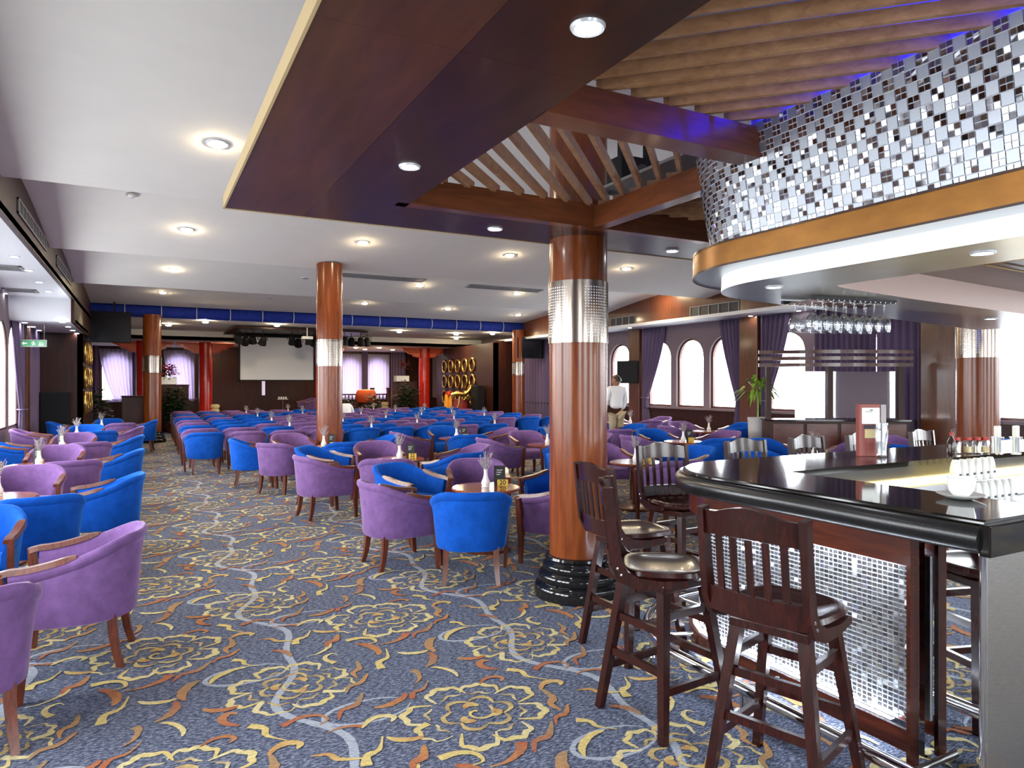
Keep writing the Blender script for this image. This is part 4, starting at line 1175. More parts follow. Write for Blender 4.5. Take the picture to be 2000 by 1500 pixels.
for q_ in range(3):
    sc_.poly_beam([(-.03 + .006 * k, -.0046, .155 - .022 * q_ + .005 * math.sin(k * 2.1 + q_)) for k in range(11 - 2 * q_)], .0012, .002)
SCRIBBLE = sc_.mesh('card_print', M['signwhite'])
def text_mesh(txt, size, mt, ext=.0008):
    cu = bpy.data.curves.new('txt', 'FONT'); cu.body = txt; cu.size = size; cu.extrude = ext; cu.offset = .0012; cu.align_x = 'CENTER'; cu.align_y = 'CENTER'
    o = bpy.data.objects.new('txt', cu); COL.objects.link(o)
    bpy.context.view_layer.update()
    me = bpy.data.meshes.new_from_object(o.evaluated_get(bpy.context.evaluated_depsgraph_get()))
    bpy.data.objects.remove(o); bpy.data.curves.remove(cu)
    me.materials.clear(); me.materials.append(mt); me.name = 'number'
    return me
def link(name, me, parent=None, loc=(0, 0, 0), rot=(0, 0, 0)):
    o = bpy.data.objects.new(name, me); COL.objects.link(o); o.location = loc; o.rotation_euler = rot
    if parent: o.parent = parent
    return o
def table(x, y, where, vase=True, card=None, number=None, group='round lounge tables', voff=(0, 0)):
    t = thing('round_table', 'small round polished table ' + where, 'table', (x, y, 0), 0, group)
    for nm, me in TABLE: link(nm, me, t)
    if vase:
        v = thing('bud_vase', 'white lavender vase on the table ' + where, 'vase', (x + voff[0], y + voff[1], .622), random.Random(x * 7 + y).uniform(0, 6), 'bud vases on the lounge tables')
        link('vase_body', VASE, v); link('dried_lavender', LAV, v)
    if card is not None:
        c = thing('menu_card', 'black menu card standing on the table ' + where, 'menu card', (x + card[0], y + card[1], .622), -YAW, 'menu cards'); link('card', CARD, c)
        n = thing('table_number', 'yellow number tag %son the table ' % (('reading %s ' % number) if number else '') + where, 'number tag', (x + card[0] + .02, y + card[1] - .03, .622), -YAW, 'number tags')
        link('tag_plate', TAGM, n)
        if number: link('number', text_mesh(number, .066, M['ink']), n, (0, -.0066, .030), (PI / 2, 0, 0))
        link('card_print', SCRIBBLE, c)
    return t

def ring_of(tx, ty, where, chairs, grp, **kw):
    table(tx, ty, where, **kw)
    for dx, dy, colr, side in chairs:
        l = math.hypot(dx, dy)
        place_chair(tx + dx, ty + dy, -dx / l, -dy / l, colr, '%s chair %s the table %s' % (colr, side, where), grp)
G = 'tub chairs around the lounge tables'
# left row by the windows
LT = [4.9, 7.75, 10.6, 13.45, 16.3, 19.1]
LC = [('purple', 'purple', 'blue', 'blue'), ('blue', 'blue', 'purple', 'purple'), ('purple', 'blue', 'purple', 'blue'), ('purple', 'blue', 'purple', 'blue'), ('blue', 'purple', 'blue', 'purple'), ('purple', 'blue', 'blue', 'blue')]
for i, (ty, cs) in enumerate(zip(LT, LC)):
    where = '%s along the left windows' % ORD[i]
    tx = -1.2 if i < 5 else -.9
    table(tx, ty, where, voff=(.02, .08), card=(.0, .16) if i in (2, 3) else None)
    lst = [(.42, -.95, cs[0], 'at the front of', (-.25, 1)), (.86, -.02, cs[1], 'on the aisle side of', (-1, .12)), (.12, 1.0, cs[2], 'behind', (-.05, -1))]
    if i != 1: lst.append((-.74, .12, cs[3], 'on the window side of', (1, 0)))
    for dx, dy, c, side, fc in lst:
        if ty + dy > 20.3: continue
        place_chair(tx + dx, ty + dy, fc[0], fc[1], c, '%s velvet chair %s the %s left window table' % (c, side, ORD[i]), 'tub chairs along the left windows')
# table 20 nearest the thick column
w20 = 'numbered 20 beside the thick column'
table(3.02, 6.22, w20, card=(.17, .03), number='20')
for x, y, fx, fy, c, side in ((2.07, 6.12, 1, .08, 'purple', 'left of'), (2.47, 5.37, .42, .9, 'blue', 'in front of'), (3.48, 5.47, -.5, .87, 'purple', 'at the right front of'), (3.98, 6.32, -1, -.1, 'blue', 'right of'), (3.35, 7.12, -.35, -.95, 'purple', 'behind'), (2.52, 7.12, .5, -.87, 'blue', 'at the left rear of')):
    place_chair(x, y, fx, fy, c, '%s velvet chair %s the table %s' % (c, side, w20), G)
w22 = 'with the number tag 22'
table(3.12, 9.15, w22, card=(.17, .03), number='22')
for x, y, fx, fy, c, side in ((1.98, 8.72, 1, .15, 'purple', 'left of'), (2.62, 8.14, .35, .94, 'purple', 'in front of'), (3.62, 8.34, -.35, .94, 'blue', 'at the right front of'), (4.08, 9.1, -1, .05, 'purple', 'right of'), (3.1, 10.1, -.1, -1, 'purple', 'behind'), (2.2, 9.75, .7, -.6, 'blue', 'at the left rear of')):
    place_chair(x, y, fx, fy, c, '%s chair %s the table %s' % (c, side, w22), G)
wc = 'in front of the mid column'
table(2.62, 11.5, wc, card=(.14, .05))
for x, y, fx, fy, c, side in ((1.86, 10.95, .7, .7, 'purple', 'at the left front of'), (1.55, 11.85, 1, -.1, 'blue', 'left of'), (2.75, 10.72, 0, 1, 'blue', 'in front of'), (3.5, 11.45, -1, 0, 'blue', 'right of'), (2.3, 12.45, .2, -1, 'purple', 'behind')):
    place_chair(x, y, fx, fy, c, '%s chair %s the table %s' % (c, side, wc), G)
std = lambda a, b, c, d: [(-.95, .0, a, 'left of'), (-.2, -.95, b, 'in front of'), (.95, .05, c, 'right of'), (.15, .95, d, 'behind')]
mids = [(5.75, 7.3, 'in the second file nearest the bar', std('blue', 'purple', 'blue', 'purple'), None),
        (6.1, 10.15, 'with a yellow 70 tag', std('purple', 'blue', 'purple', 'purple'), '70'),
        (5.3, 12.2, 'in the second file before the rows', std('purple', 'blue', 'purple', 'blue'), None),
        (8.55, 6.75, 'in the third file nearest the right column', std('blue', 'purple', 'purple', 'blue'), None),
        (8.55, 9.5, 'in the middle of the third file', std('purple', 'blue', 'purple', 'blue'), None),
        (8.45, 12.1, 'in the third file before the rows', std('blue', 'purple', 'blue', 'purple'), None),
        (10.9, 11.3, 'behind the service station', std('purple', 'blue', 'blue', 'purple'), None),
        (11.2, 14.45, 'close to the standing man', std('blue', 'purple', 'purple', 'purple'), None),
        (10.9, 6.1, 'right of the right column', std('blue', 'purple', 'blue', 'purple'), None)]
for tx, ty, where, ch, num in mids:
    ring_of(tx, ty, where, ch, G, card=(.17, .03) if num or tx < 9 else None, number=num)
# rows of chairs facing the stage
rng = random.Random(21)
NX, X0r, PX = 13, 1.0, .745
AVOID = []
rows_y = [14.0 + 1.22 * k for k in range(10)]
pat = ['blue', 'purple', 'blue', 'purple', 'purple', 'blue', 'purple', 'blue', 'purple', 'purple']
for r, y in enumerate(rows_y):
    for k in range(NX):
        x = X0r + PX * k + .012 * r
        if math.hypot(x - 12.0, y - 22) < .6: continue
        if any(math.hypot(x - a_, y - b_) < q_ for a_, b_, q_ in AVOID): continue
        c = pat[r] if k == 0 else rng.choice(('blue', 'purple'))
        if k > 8 and y < 15.3: continue
        place_chair(x, y, rng.uniform(-.06, .06), 1, c, '%s velvet tub chair, %s row facing the stage, %s seat from the aisle' % (c, ORD[r], ORD[k]), 'rows of tub chairs facing the stage', True)
    if r < 9:
        for k in ((2, 6, 10) if r % 2 else (4, 8)):
            x = X0r + PX * k + .37; yy = y + .61
            if k > 8 and y < 15.3: continue
            s = thing('side_table', 'small round table between rows %s at the %s seat' % (ORD[r] + ' and ' + ORD[r + 1], ORD[k]), 'table', (x, yy, 0), 0, 'small tables between the rows')
            for nm, me in TABLE:
                o = link(nm, me, s)
            s.scale = (.62, .62, 1)
            v = thing('bud_vase', 'white bud vase of dried lavender between rows %s, beside the %s seat' % (ORD[r] + ' and ' + ORD[r + 1], ORD[k]), 'vase', (x, yy, .622), k, 'bud vases between the rows')
            link('vase_body', VASE, v); link('dried_lavender', LAV, v)

# ------------------------------------------------------------------ bar stools
def stool(x, y, face, leg_rz, label):
    """face: direction the seat looks; leg_rz: turn of the leg frame"""
    root = thing('bar_stool', label, 'bar stool', (x, y, 0), 0, 'dark wooden bar stools')
    Rl = Matrix.Rotation(leg_rz, 3, 'Z'); Rs = Matrix.Rotation(math.atan2(-face[0], face[1]), 3, 'Z')
    W = M['stoolwood']
    def part(mb, name, R, sm=None, lab=None):
        mb.v = [tuple(R @ Vector(v)) for v in mb.v]; o = mb.build(name, W, root, smooth=sm)
        if lab: o['label'] = lab
        return o
    T, B, ZL = .135, .225, .69
    cor = ((1, 1), (-1, 1), (-1, -1), (1, -1))
    for sx, sy in cor:
        part(MB().beam((sx * B, sy * B, 0), (sx * T, sy * T, ZL), .036, .036, .048, .048, up=(0, 1, 0)), 'leg', Rl)
    def at(z): return B + (T - B) * z / ZL
    for (a, b), zz in (((0, 1), (.22, .55)), ((2, 3), (.22, .55)), ((1, 2), (.30, .48)), ((3, 0), (.30, .48))):
        for z in zz:
            h = at(z); p = cor[a]; q = cor[b]
            part(MB().beam((p[0] * h, p[1] * h, z), (q[0] * h, q[1] * h, z), .022, .036), 'stretcher', Rl)
    m = MB(); m.rbox((-.165, -.165, .66), (.165, .165, .70), .006); part(m, 'swivel_plate', Rl)
    # scooped seat
    rows = []; n = 32
    def sup(a, r, e=.62): 
        c, s = math.cos(a), math.sin(a); return (r * math.copysign(abs(c) ** e, c), r * math.copysign(abs(s) ** e, s))
    for r, z in ((.0, .705), (.17, .705), (.20, .715), (.212, .735), (.205, .755), (.19, .760), (.165, .752), (.12, .740), (.06, .737), (0, .737)):
        rows.append([(*sup(2 * PI * k / n, r), z) for k in range(n)])
    m = MB(); m.loft([r + [r[0]] for r in rows]); st = part(m, 'seat', Rs, 50)
    # back posts sweep down into side brackets
    for sx in (-1, 1):
        m = MB(); pts = [(.212 * sx, -.275, 1.155), (.212 * sx, -.255, .95), (.212 * sx, -.235, .80), (.212 * sx, -.20, .735), (.212 * sx, -.13, .705), (.212 * sx, -.02, .70), (.212 * sx, .10, .715)]
        rr = []
        wid = (.05, .052, .058, .066, .055, .042, .028)
        for i, p in enumerate(pts):
            a = Vector(pts[max(0, i - 1)]); b = Vector(pts[min(len(pts) - 1, i + 1)]); t = (b - a).normalized(); sd = Vector((1, 0, 0)); up = t.cross(sd).normalized()
            rr.append([Vector(p) + sd * .014 * u + up * wid[i] / 2 * v for u, v in ((-1, -1), (1, -1), (1, 1), (-1, 1))])
        m.loft([r + [r[0]] for r in rr]); m.face(rr[0]); m.face(rr[-1]); pst = part(m, 'back_post', Rs, 35)
        for zz, yy in ((.775, -.228), (.745, -.21)):
            m = MB(); m.lathe([(0, 0), (.007, 0), (.006, .004), (0, .005)], 10); mm = Matrix.Rotation(PI / 2 * sx, 3, 'Y'); m.v = [tuple(mm @ Vector(v) + Vector((.226 * sx, yy, zz))) for v in m.v]
            m.v = [tuple(Rs @ Vector(v)) for v in m.v]; m.build('bolt', M['chrome'], pst)
    def bent(z0f, z1f, name, th=.022, nx=13):
        rws = [[], [], [], []]
        for k in range(nx):
            u = -1 + 2 * k / (nx - 1); xx = .205 * u; bow = -.035 * (1 - u * u)
            z0, z1 = z0f(u), z1f(u)
            yb = lambda z: -.235 - (z - .80) * .115 + bow
            rws[0].append((xx, yb(z0) - th / 2, z0)); rws[1].append((xx, yb(z1) - th / 2, z1)); rws[2].append((xx, yb(z1) + th / 2, z1)); rws[3].append((xx, yb(z0) + th / 2, z0))
        m = MB(); m.loft(rws + [rws[0]]); m.face([r[0] for r in rws]); m.face([r[-1] for r in rws]); return part(m, name, Rs, 40)
    bent(lambda u: 1.045 + .012 * (1 - u * u), lambda u: 1.150 + .022 * math.cos(u * PI * .9) * (1 if abs(u) < .8 else .6) + .004, 'crest_rail')
    bent(lambda u: .735, lambda u: .835, 'lower_rail')
    for k in range(5):
        u = -.66 + .33 * k; xx = .205 * u; bow = -.035 * (1 - u * u)
        part(MB().beam((xx, -.235 - .03 * .115 + bow, .83), (xx, -.235 - .25 * .115 + bow, 1.05), .026, .012, up=(0, 1, 0)), 'back_slat', Rs)
    return root
stool(2.33, 1.98, (.971, .241), .30, 'dark wooden bar stool nearest the camera, its back turned to us')
stool(2.30, 2.70, (.80, -.60), .08, 'dark wooden bar stool seen from the side, second from the camera')
stool(2.70, 3.46, (.98, -.12), .05, 'dark wooden bar stool just in front of the thick column, third from the camera')
stool(3.66, 4.10, (-.18, -1), .1, 'dark wooden bar stool at the rounded bar corner, right of the thick column')
for i, xx in enumerate((4.65, 5.45, 6.25, 7.25)):
    stool(xx, 4.12, (.05 * (i - 1), -1), 0, 'dark bar stool on the far side of the bar, %s from the rounded corner' % ORD[i])
# ------------------------------------------------------------------ things on and around the bar
ZC = ZT
mh = thing('menu_stand', 'brown and grey card menu stand on the far arm of the bar', 'menu stand', (4.70, 3.22, ZC), -YAW + .05)
m = MB(); m.rbox((-.095, 0, 0), (.065, .05, .385), .004); m.build('card_box', M['redcard'], mh)
m = MB(); m.rbox((.0655, -.005, 0), (.105, .05, .38), .003); m.build('grey_side', M['greycard'], mh)
m = MB(); m.rbox((-.075, -.004, .24), (.055, .0005, .355), .004); m.build('white_label', M['signwhite'], mh)
m = MB(); m.box((-.055, -.0045, .325), (-.0, -.003, .33)); m.box((-.02, -.0052, .335), (.005, -.003, .343)); m.build('label_print', M['ventdark'], mh)
m = MB(); m.box((-.06, -.003, .205), (.05, .0006, .23)); m.build('dark_print', M['ventdark'], mh)
m = MB(); m.rbox((-.055, -.003, .135), (.048, .0006, .20), .001); m.build('straw_print', M['amber'], mh)
gl = thing('beer_glass', 'tall curved glass standing before the menu stand on the bar', 'glass', (4.69, 3.14, ZC))
MB().lathe([(.030, 0), (.034, .004), (.031, .03), (.033, .08), (.041, .15), (.045, .20), (.043, .25), (.041, .25), (.043, .20), (.039, .15), (.030, .08), (.027, .04), (0, .035)], 24).build('glass_wall', M['wineglass'], gl, smooth=60)
MB().lathe([(0, .036), (.026, .037), (.029, .08), (.032, .11), (0, .111)], 20).build('foam', M['white'], gl, smooth=60)
su = thing('cup_and_saucer', 'white cup on a saucer at the inner edge of the bar top', 'cup', (3.33, 1.84, ZC))
MB().lathe([(0, .004), (.04, .0), (.06, .006), (.095, .02), (.10, .024), (.094, .025), (.05, .012), (0, .01)], 32).build('saucer', M['white'], su, smooth=50)
MB().lathe([(.028, .012), (.034, .016), (.05, .04), (.058, .075), (.06, .10), (.056, .10), (.05, .05), (.03, .025), (0, .024)], 28).build('cup', M['white'], su, smooth=50)
m = MB(); m.tube([(.055, 0, .085), (.085, 0, .08), (.09, 0, .055), (.075, 0, .035), (.048, 0, .038)], .006, 8); m.build('handle', M['white'], su, smooth=60)
# glassware at the right end of the far arm
for i, (px, lab) in enumerate(((1868, 'leftmost'), (1890, 'second'), (1908, 'third'), (1924, 'fourth'))):
    p = on_z(px, 886, ZC)
    j = thing('condiment_jar', 'small square jar with red lid on the bar, %s beside the sauce bottle' % lab, 'jar', p, .3 * i, 'condiment jars on the bar')
    MB().lathe([(.028, 0), (.032, .006), (.032, .09), (.024, .105), (.022, .105), (.028, .09), (.028, .01), (0, .008)], 4 if i % 2 else 16).build('jar_glass', M['wineglass'], j, smooth=30)
    MB().lathe([(.027, .103), (.027, .125), (.0, .126)], 16).build('lid', M['redlid'], j, smooth=30)
    MB().lathe([(0, .009), (.027, .01), (.027, .055), (0, .056)], 12).build('contents', M['amber'], j, smooth=30)
p = on_z(1864, 884, ZC); p.x += .03
sb = thing('sauce_bottle', 'dark sauce bottle with red cap on the bar left of the jars', 'bottle', on_z(1858, 888, ZC))
MB().lathe([(0, 0), (.024, 0), (.026, .01), (.026, .10), (.012, .13), (.011, .145), (0, .146)], 18).build('bottle_body', M['sauce'], sb, smooth=40)
MB().lathe([(.014, .143), (.014, .168), (0, .17)], 14).build('cap', M['redlid'], sb, smooth=40)
for i, px in enumerate((1948, 1984)):
    t = thing('straw_holder', 'clear tumbler of white napkins and straws on the bar, %s of two' % ('left' if i == 0 else 'right'), 'tumbler', on_z(px, 887, ZC), 0, 'napkin tumblers on the bar')
    MB().lathe([(.032, 0), (.036, .004), (.042, .13), (.040, .13), (.033, .01), (0, .008)], 20).build('tumbler', M['wineglass'], t, smooth=40)
    m = MB()
    m.rbox((-.024, -.02, .01), (.018, .016, .215), .006); m.build('napkins', M['white'], t)
kt = thing('round_ice_bucket', 'gleaming domed metal vessel behind the bar counter', 'vessel', (3.9, 2.42, .84))
MB().lathe([(.05, 0), (.10, .03), (.115, .08), (.112, .12)], 28).build('bowl', M['chrome'], kt, smooth=50)
MB().lathe([(.113, .12), (.10, .16), (.07, .19), (.03, .205), (0, .208)], 28).build('dome_lid', M['gold'], kt, smooth=50)
rngc = random.Random(4)
tubm = MB(); tubm.lathe([(.034, 0), (.034, .09), (.026, .13), (.018, .15), (0, .152)], 14); tubme = tubm.mesh('milk_bottle', M['white'], 40)
tg = MB(); tg.box((-.012, -.036, .04), (.012, -.0335, .055)); tgme = tg.mesh('printed_mark', M['ventdark'])
for r_ in range(2):
    for k in range(6):
        o = thing('white_bottle', 'white bottle on the lit back shelf, %s row, %s from the left' % (('front', 'rear')[r_], ORD[k]), 'bottle', (4.92 + .085 * k, 2.62 + .075 * r_ - (0 if r_ == 0 else -.06), .84 if r_ == 0 else .98), 0, 'white bottles behind the bar')
        link('bottle_body', tubme, o); link('printed_mark', tgme, o)
# hanging wine glasses and rack
rk = thing('glass_rack', 'wire stemware rack hanging under the bar canopy', 'glass rack', (0, 0, 0))
ra, rb_ = Vector((3.62, 3.0, 2.165)), Vector((4.28, 2.90, 2.165))
nd = Vector((.15, .97, 0))
for k in range(8):
    c = ra.lerp(rb_, (k + .5) / 8)
    for s in (-.02, .02):
        m = MB(); d = (rb_ - ra).normalized() * s
        m.tube([c + d - nd * .17, c + d + nd * .13], .0035, 6); m.build('rail', M['chrome'], rk)
for s in (-.15, .12):
    m = MB(); m.beam(ra + nd * s + Vector((0, 0, .012)), rb_ + nd * s + Vector((0, 0, .012)), .02, .02); m.build('mount_bar', M['ventdark'], rk)
wg = MB(); wg.lathe([(.034, 0), (.034, -.003), (.006, -.008), (.0045, -.02), (.0045, -.075), (.012, -.085), (.032, -.105), (.040, -.135), (.037, -.17), (.033, -.19), (.031, -.19), (.035, -.17), (.038, -.135), (.030, -.107), (.008, -.09), (0, -.088)], 20)
wgm = wg.mesh('wine_glass', M['wineglass'], 60)
for r_ in range(2):
    for k in range(8):
        c = ra.lerp(rb_, (k + .5) / 8) + nd * (-.10 + .15 * r_)
        o = link('wine_glass', wgm, None, (c.x, c.y, 2.172))
        tag(o, 'upturned wine glass hanging in the rack, %s row, %s from the left' % (('near', 'far')[r_], ORD[k]), 'wine glass', 'wine glasses in the hanging rack')

# ------------------------------------------------------------------ service station on the right
ss = thing('service_station', 'dark wood service station with mirrored panel and three curved top rails', 'service station', (0, 0, 0))
A, B = Vector((10.25, 9.15, 0)), Vector((12.35, 7.85, 0)); D = (B - A).normalized(); Nn = Vector((-D.y, D.x, 0))
if Nn.y > 0: Nn = -Nn
def sbox(u0, u1, n0, n1, z0, z1, name, mt, r=.01):
    m = MB(); L_ = (B - A).length
    P = lambda u, n_: A + D * (u * L_) + Nn * n_
    q = [P(u0, n0), P(u1, n0), P(u1, n1), P(u0, n1)]
    m.prism([(p.x, p.y) for p in q], z0, z1); return m.build(name, mt, ss)
sbox(0, 1, -.25, .25, 0.06, .97, 'cabinet', M['wallwood']); sbox(.01, .99, -.23, .2, 0, .06, 'plinth', M['black'])
sbox(-.01, 1.01, -.27, .27, .97, 1.0, 'worktop', M['granite'])
for k in range(4): sbox(.02 + .245 * k, .24 + .245 * k, .25, .262, .12, .92, 'door', M['barwood'])
for u in (0.0, .965): sbox(u, u + .035, -.06, .04, 1.0, 2.05, 'post', M['wallwood'])
sbox(.45, .49, -.06, .04, 1.0, 2.05, 'post', M['wallwood'])
sbox(.22, .95, -.05, -.035, 1.02, 1.88, 'mirror', M['mirror'])
for z in (2.0, 2.12, 2.24):
    pts = []
    for k in range(13):
        u = -.06 + 1.12 * k / 12
        p = A + D * (u * (B - A).length) + Nn * (.05 + .22 * math.sin(PI * min(1, max(0, u)))); pts.append((p.x, p.y, z))
    m = MB(); m.poly_beam(pts, .05, .065); m.build('top_rail', M['barwood'], ss)
# laptop-like till and small things on it
def leaves(n, c, spread, ln, w, mt, rng, droop=.5, name='leaf', parent=None, single=False):
    big = MB()
    for k in range(n):
        a = rng.uniform(0, 2 * PI); el = rng.uniform(-.1, 1.1); l = ln * rng.uniform(.7, 1.2)
        d = Vector((math.cos(a) * math.cos(el), math.sin(a) * math.cos(el), math.sin(el))); b = Vector(c) + d * spread * rng.random() ** .5
        s = d.cross(Vector((0, 0, 1))); s = s.normalized() * w if s.length > .01 else Vector((w, 0, 0))
        p1 = b + d * l * .5; p2 = b + d * l - Vector((0, 0, droop * l))
        m = big if not single else MB()
        m.face([b, p1 + s, p1 - s]); m.face([p1 - s, p1 + s, p2])
        if single: m.build(name, mt, parent, fix=False)
    if not single: return big
p = Vector((10.56, 9.62, 0))
pp = thing('potted_palm', 'fresh green potted palm at the left end of the service station', 'plant', (p.x, p.y, 0))
MB().lathe([(.14, 0), (.16, .02), (.19, .9), (.20, 1.0), (.17, 1.0), (.16, .95), (0, .94)], 20).build('pot', M['greycard'], pp, smooth=40)
MB().tube([(0, 0, .94), (.02, .01, 1.3), (0, .02, 1.55)], .015, 8).build('stem', M['leaf2'], pp)
rng = random.Random(9)
leaves(46, (0, 0, 1.5), .18, .42, .035, M['leaf2'], rng, .55, 'leaf', pp, True)
# wall speakers, exit sign, TVs
def wspeaker(loc, w, h, d, label, rz=0):
    r = thing('wall_speaker', label, 'speaker', loc, rz, 'black loudspeakers')
    MB().rbox((-w / 2, -d, -h / 2), (w / 2, 0, h / 2), .015).build('cabinet', M['black'], r)
    MB().rbox((-w / 2 + .03, -d - .012, -h / 2 + .03), (w / 2 - .03, -d + .002, h / 2 - .03), .006).build('grille_cloth', M['ventdark'] if False else M['black'], r)
    MB().box((-.04, 0, -.05), (.04, .06, .05)).build('bracket', M['black'], r)
wspeaker((XR - .34, 16.42, 2.0), .62, .66, .25, 'square black panel speaker on the pilaster behind the standing man', -PI / 2 + .8)
wspeaker((-1.95, 20.82, .78), .62, 1.35, .3, 'tall black floor loudspeaker before the left stub wall')
wspeaker((11.6, 24.3, .85), .6, 1.5, .3, 'tall black floor loudspeaker beside the gilt ring partition', -PI / 2)
es = thing('exit_sign', 'green and white hanging exit sign with arrow and running figure', 'exit sign', (-2.02, 17.45, 2.50), -.35)
MB().rbox((-.25, -.018, -.075), (.25, .018, .075), .006).build('sign_box', M['vent'], es)
for k in range(3): MB().box((-.235 + .16 * k, -.021, -.058), (-.085 + .16 * k, -.017, .058)).build('sign_face', M['green_sign'], es)
m = MB(); m.beam((-.12, -.023, 0), (-.19, -.023, 0), .004, .018); m.face([(-.22, -.024, 0), (-.175, -.024, .035), (-.175, -.024, -.035)]); m.build('arrow', M['signwhite'], es, fix=False)
m = MB()
for a, b in (((0, .02), (.012, -.01)), ((.0, .02), (-.035, .005)), ((.0, .02), (.03, .0)), ((.012, -.01), (-.02, -.045)), ((.012, -.01), (.04, -.03))): m.beam((a[0], -.023, a[1]), (b[0], -.023, b[1]), .004, .014)
m.lathe([(0, -.002), (.013, -.002), (.013, .002), (0, .002)], 12, (.006, -.023, .04)); m.build('running_figure', M['signwhite'], es, fix=False)
m = MB(); m.box((.10, -.023, -.045), (.20, -.021, -.035)); m.box((.12, -.023, -.03), (.135, -.021, .03)); m.box((.15, -.023, -.03), (.19, -.021, -.02)); m.box((.15, -.023, 0), (.19, -.021, .01)); m.build('pictogram', M['signwhite'], es)
for s in (-.2, .2): MB().tube([(s, 0, .075), (s, 0, .455)], .006, 6).build('hanger', M['chrome'], es)
def tv(c, w, h, label, rz):
    r = thing('hanging_screen', label, 'television', c, rz, 'black screens hung at the valance')
    MB().rbox((-w / 2, -.04, -h / 2), (w / 2, .05, h / 2), .01).build('casing', M['black'], r)
    MB().box((-w / 2 + .03, -.043, -h / 2 + .03), (w / 2 - .03, -.038, h / 2 - .03)).build('screen', mat('switched_off_screen', (.004, .005, .009, 1), .12), r)
    for s in (-.3, .3): MB().box((s * w - .02, 0, h / 2), (s * w + .02, .04, h / 2 + .3)).build('bracket', M['black'], r)
tv((-1.30, 21.75, 3.20), 2.0, .84, 'large dark screen hung below the left end of the blue valance', 0)
tv((12.35, 21.75, 2.95), 1.0, .75, 'dark screen hung at the right end of the blue valance', -.2)

# ------------------------------------------------------------------ stage end
m = MB(); m.box((1.9, 27.9, 0), (11.6, YF - .05, .30)); stg = m.build('stage', M['barwood']); struct(stg, 'low dark red wooden stage platform', 'stage')
m = MB(); m.box((2.4, 31.6, .30), (7.2, 31.75, 3.3)); struct(m.build('wall_stage', M['wallwood']), 'dark wood backdrop wall behind the projection screen', 'wall')
m = MB(); m.rbox((2.55, 23.6, 3.44), (6.9, 26.9, 3.5), .01); dc = struct(m.build('ceiling_stage_panel', M['wallwood']), 'dark wood ceiling panel above the projection screen', 'ceiling panel')
pscr = thing('projection_screen', 'large blank grey projection screen hung above the stage', 'projection screen', (0, 0, 0))
s0, s1 = on_y(469, 652, 26.0), on_y(612, 742, 26.0)
MB().box((s0.x, 25.99, s1.z), (s1.x, 26.0, 3.36)).build('screen_cloth', M['screen'], pscr)
for a, b, c, d in ((s0.x - .06, s0.x, s1.z - .05, 3.42), (s1.x, s1.x + .06, s1.z - .05, 3.42), (s0.x - .06, s1.x + .06, s1.z - .05, s1.z)): MB().box((a, 25.97, c), (b, 26.02, d)).build('border', M['black'], pscr)
MB().tube([(s0.x - .08, 26.0, 3.38), (s1.x + .08, 26.0, 3.38)], .06, 12).build('roller_case', M['black'], pscr)
# black stage lamps bunched under the dark panel
rng = random.Random(14)
def par(x, y, z, i, lab):
    r = thing('stage_lamp', lab, 'stage light', (x, y, z), rng.uniform(-.6, .6), 'black stage lamps')
    m = MB(); m.lathe([(.05, .14), (.10, .10), (.12, -.05), (.14, -.14), (.11, -.14), (.09, -.05), (0, -.02)], 16); o = m.build('can', M['black'], r, smooth=40); o.rotation_euler = (rng.uniform(.2, .9), 0, 0)
    m = MB(); m.tube([(-.15, 0, 0), (-.15, 0, .16), (.15, 0, .16), (.15, 0, 0)], .012, 6); m.tube([(0, 0, .16), (0, 0, 3.44 - z)], .012, 6); m.build('yoke', M['black'], r)
for i in range(9): par(2.75 + .26 * i * (1 if i < 4 else .98) + (.0 if i < 4 else .75), 24.3 + .25 * (i % 3), 3.16 - .06 * (i % 2), i, 'black stage lamp above the projection screen, %s from the left' % ORD[i])
for i in range(4): par(6.2 + .28 * i, 24.0 + .2 * (i % 2), 3.16, i, 'black stage lamp right of the mid column, %s from the left' % ORD[i])
pj = thing('projector', 'white ceiling projector in front of the screen', 'projector', on_y(600, 660, 23.6))
MB().rbox((-.17, -.13, -.05), (.17, .13, .05), .015).build('body', M['white'], pj); MB().tube([(0, 0, .05), (0, 0, .35)], .02, 8).build('mount', M['white'], pj)
m = MB(); m.lathe([(0, 0), (.035, 0), (.035, .02), (0, .02)], 14); o = m.build('lens', M['black'], pj); o.location = (.07, .13, 0); o.rotation_euler = (-PI / 2, 0, 0)
def redcol(x, y, lab):
    r = thing('red_column', lab, 'column', (x, y, 0), 0, 'red lacquered stage columns')
    MB().lathe([(.235, .3), (.235, 3.22)], 28).build('shaft', M['red'], r, smooth=40)
    MB().lathe([(.33, .0), (.33, .30), (.28, .42), (.24, .46)], 24).build('base', M['redcloth'], r, smooth=40)
    for sg in (-1, 1):
        pts = [(.22, 3.2), (1.02, 3.2), (.98, 3.10), (.80, 3.04), (.74, 2.96), (.55, 2.92), (.50, 2.84), (.22, 2.78)]
        m = MB(); n_ = len(pts); vs = [(sg * a, -.05, b) for a, b in pts] + [(sg * a, .05, b) for a, b in pts]
        m.raw(vs, [tuple(range(n_)), tuple(range(2 * n_ - 1, n_ - 1, -1))] + [(i, (i + 1) % n_, n_ + (i + 1) % n_, n_ + i) for i in range(n_)]); b = m.build('bracket', M['orange'], r)
        m = MB(); m.poly_beam([(sg * (a * .93 + .02), -.06, b + .035) for a, b in pts[2:]], .02, .03); m.build('bracket_edge', M['red'], b)
redcol(2.08, 28.5, 'red lacquered column left of the projection screen')
redcol(10.85, 28.5, 'red lacquered column near the gilt ring partition')
redcol(6.75, 30.2, 'red lacquered column half hidden behind the mid column')
redcol(0.0, 28.6, 'red lacquered column hidden behind the left wooden column')
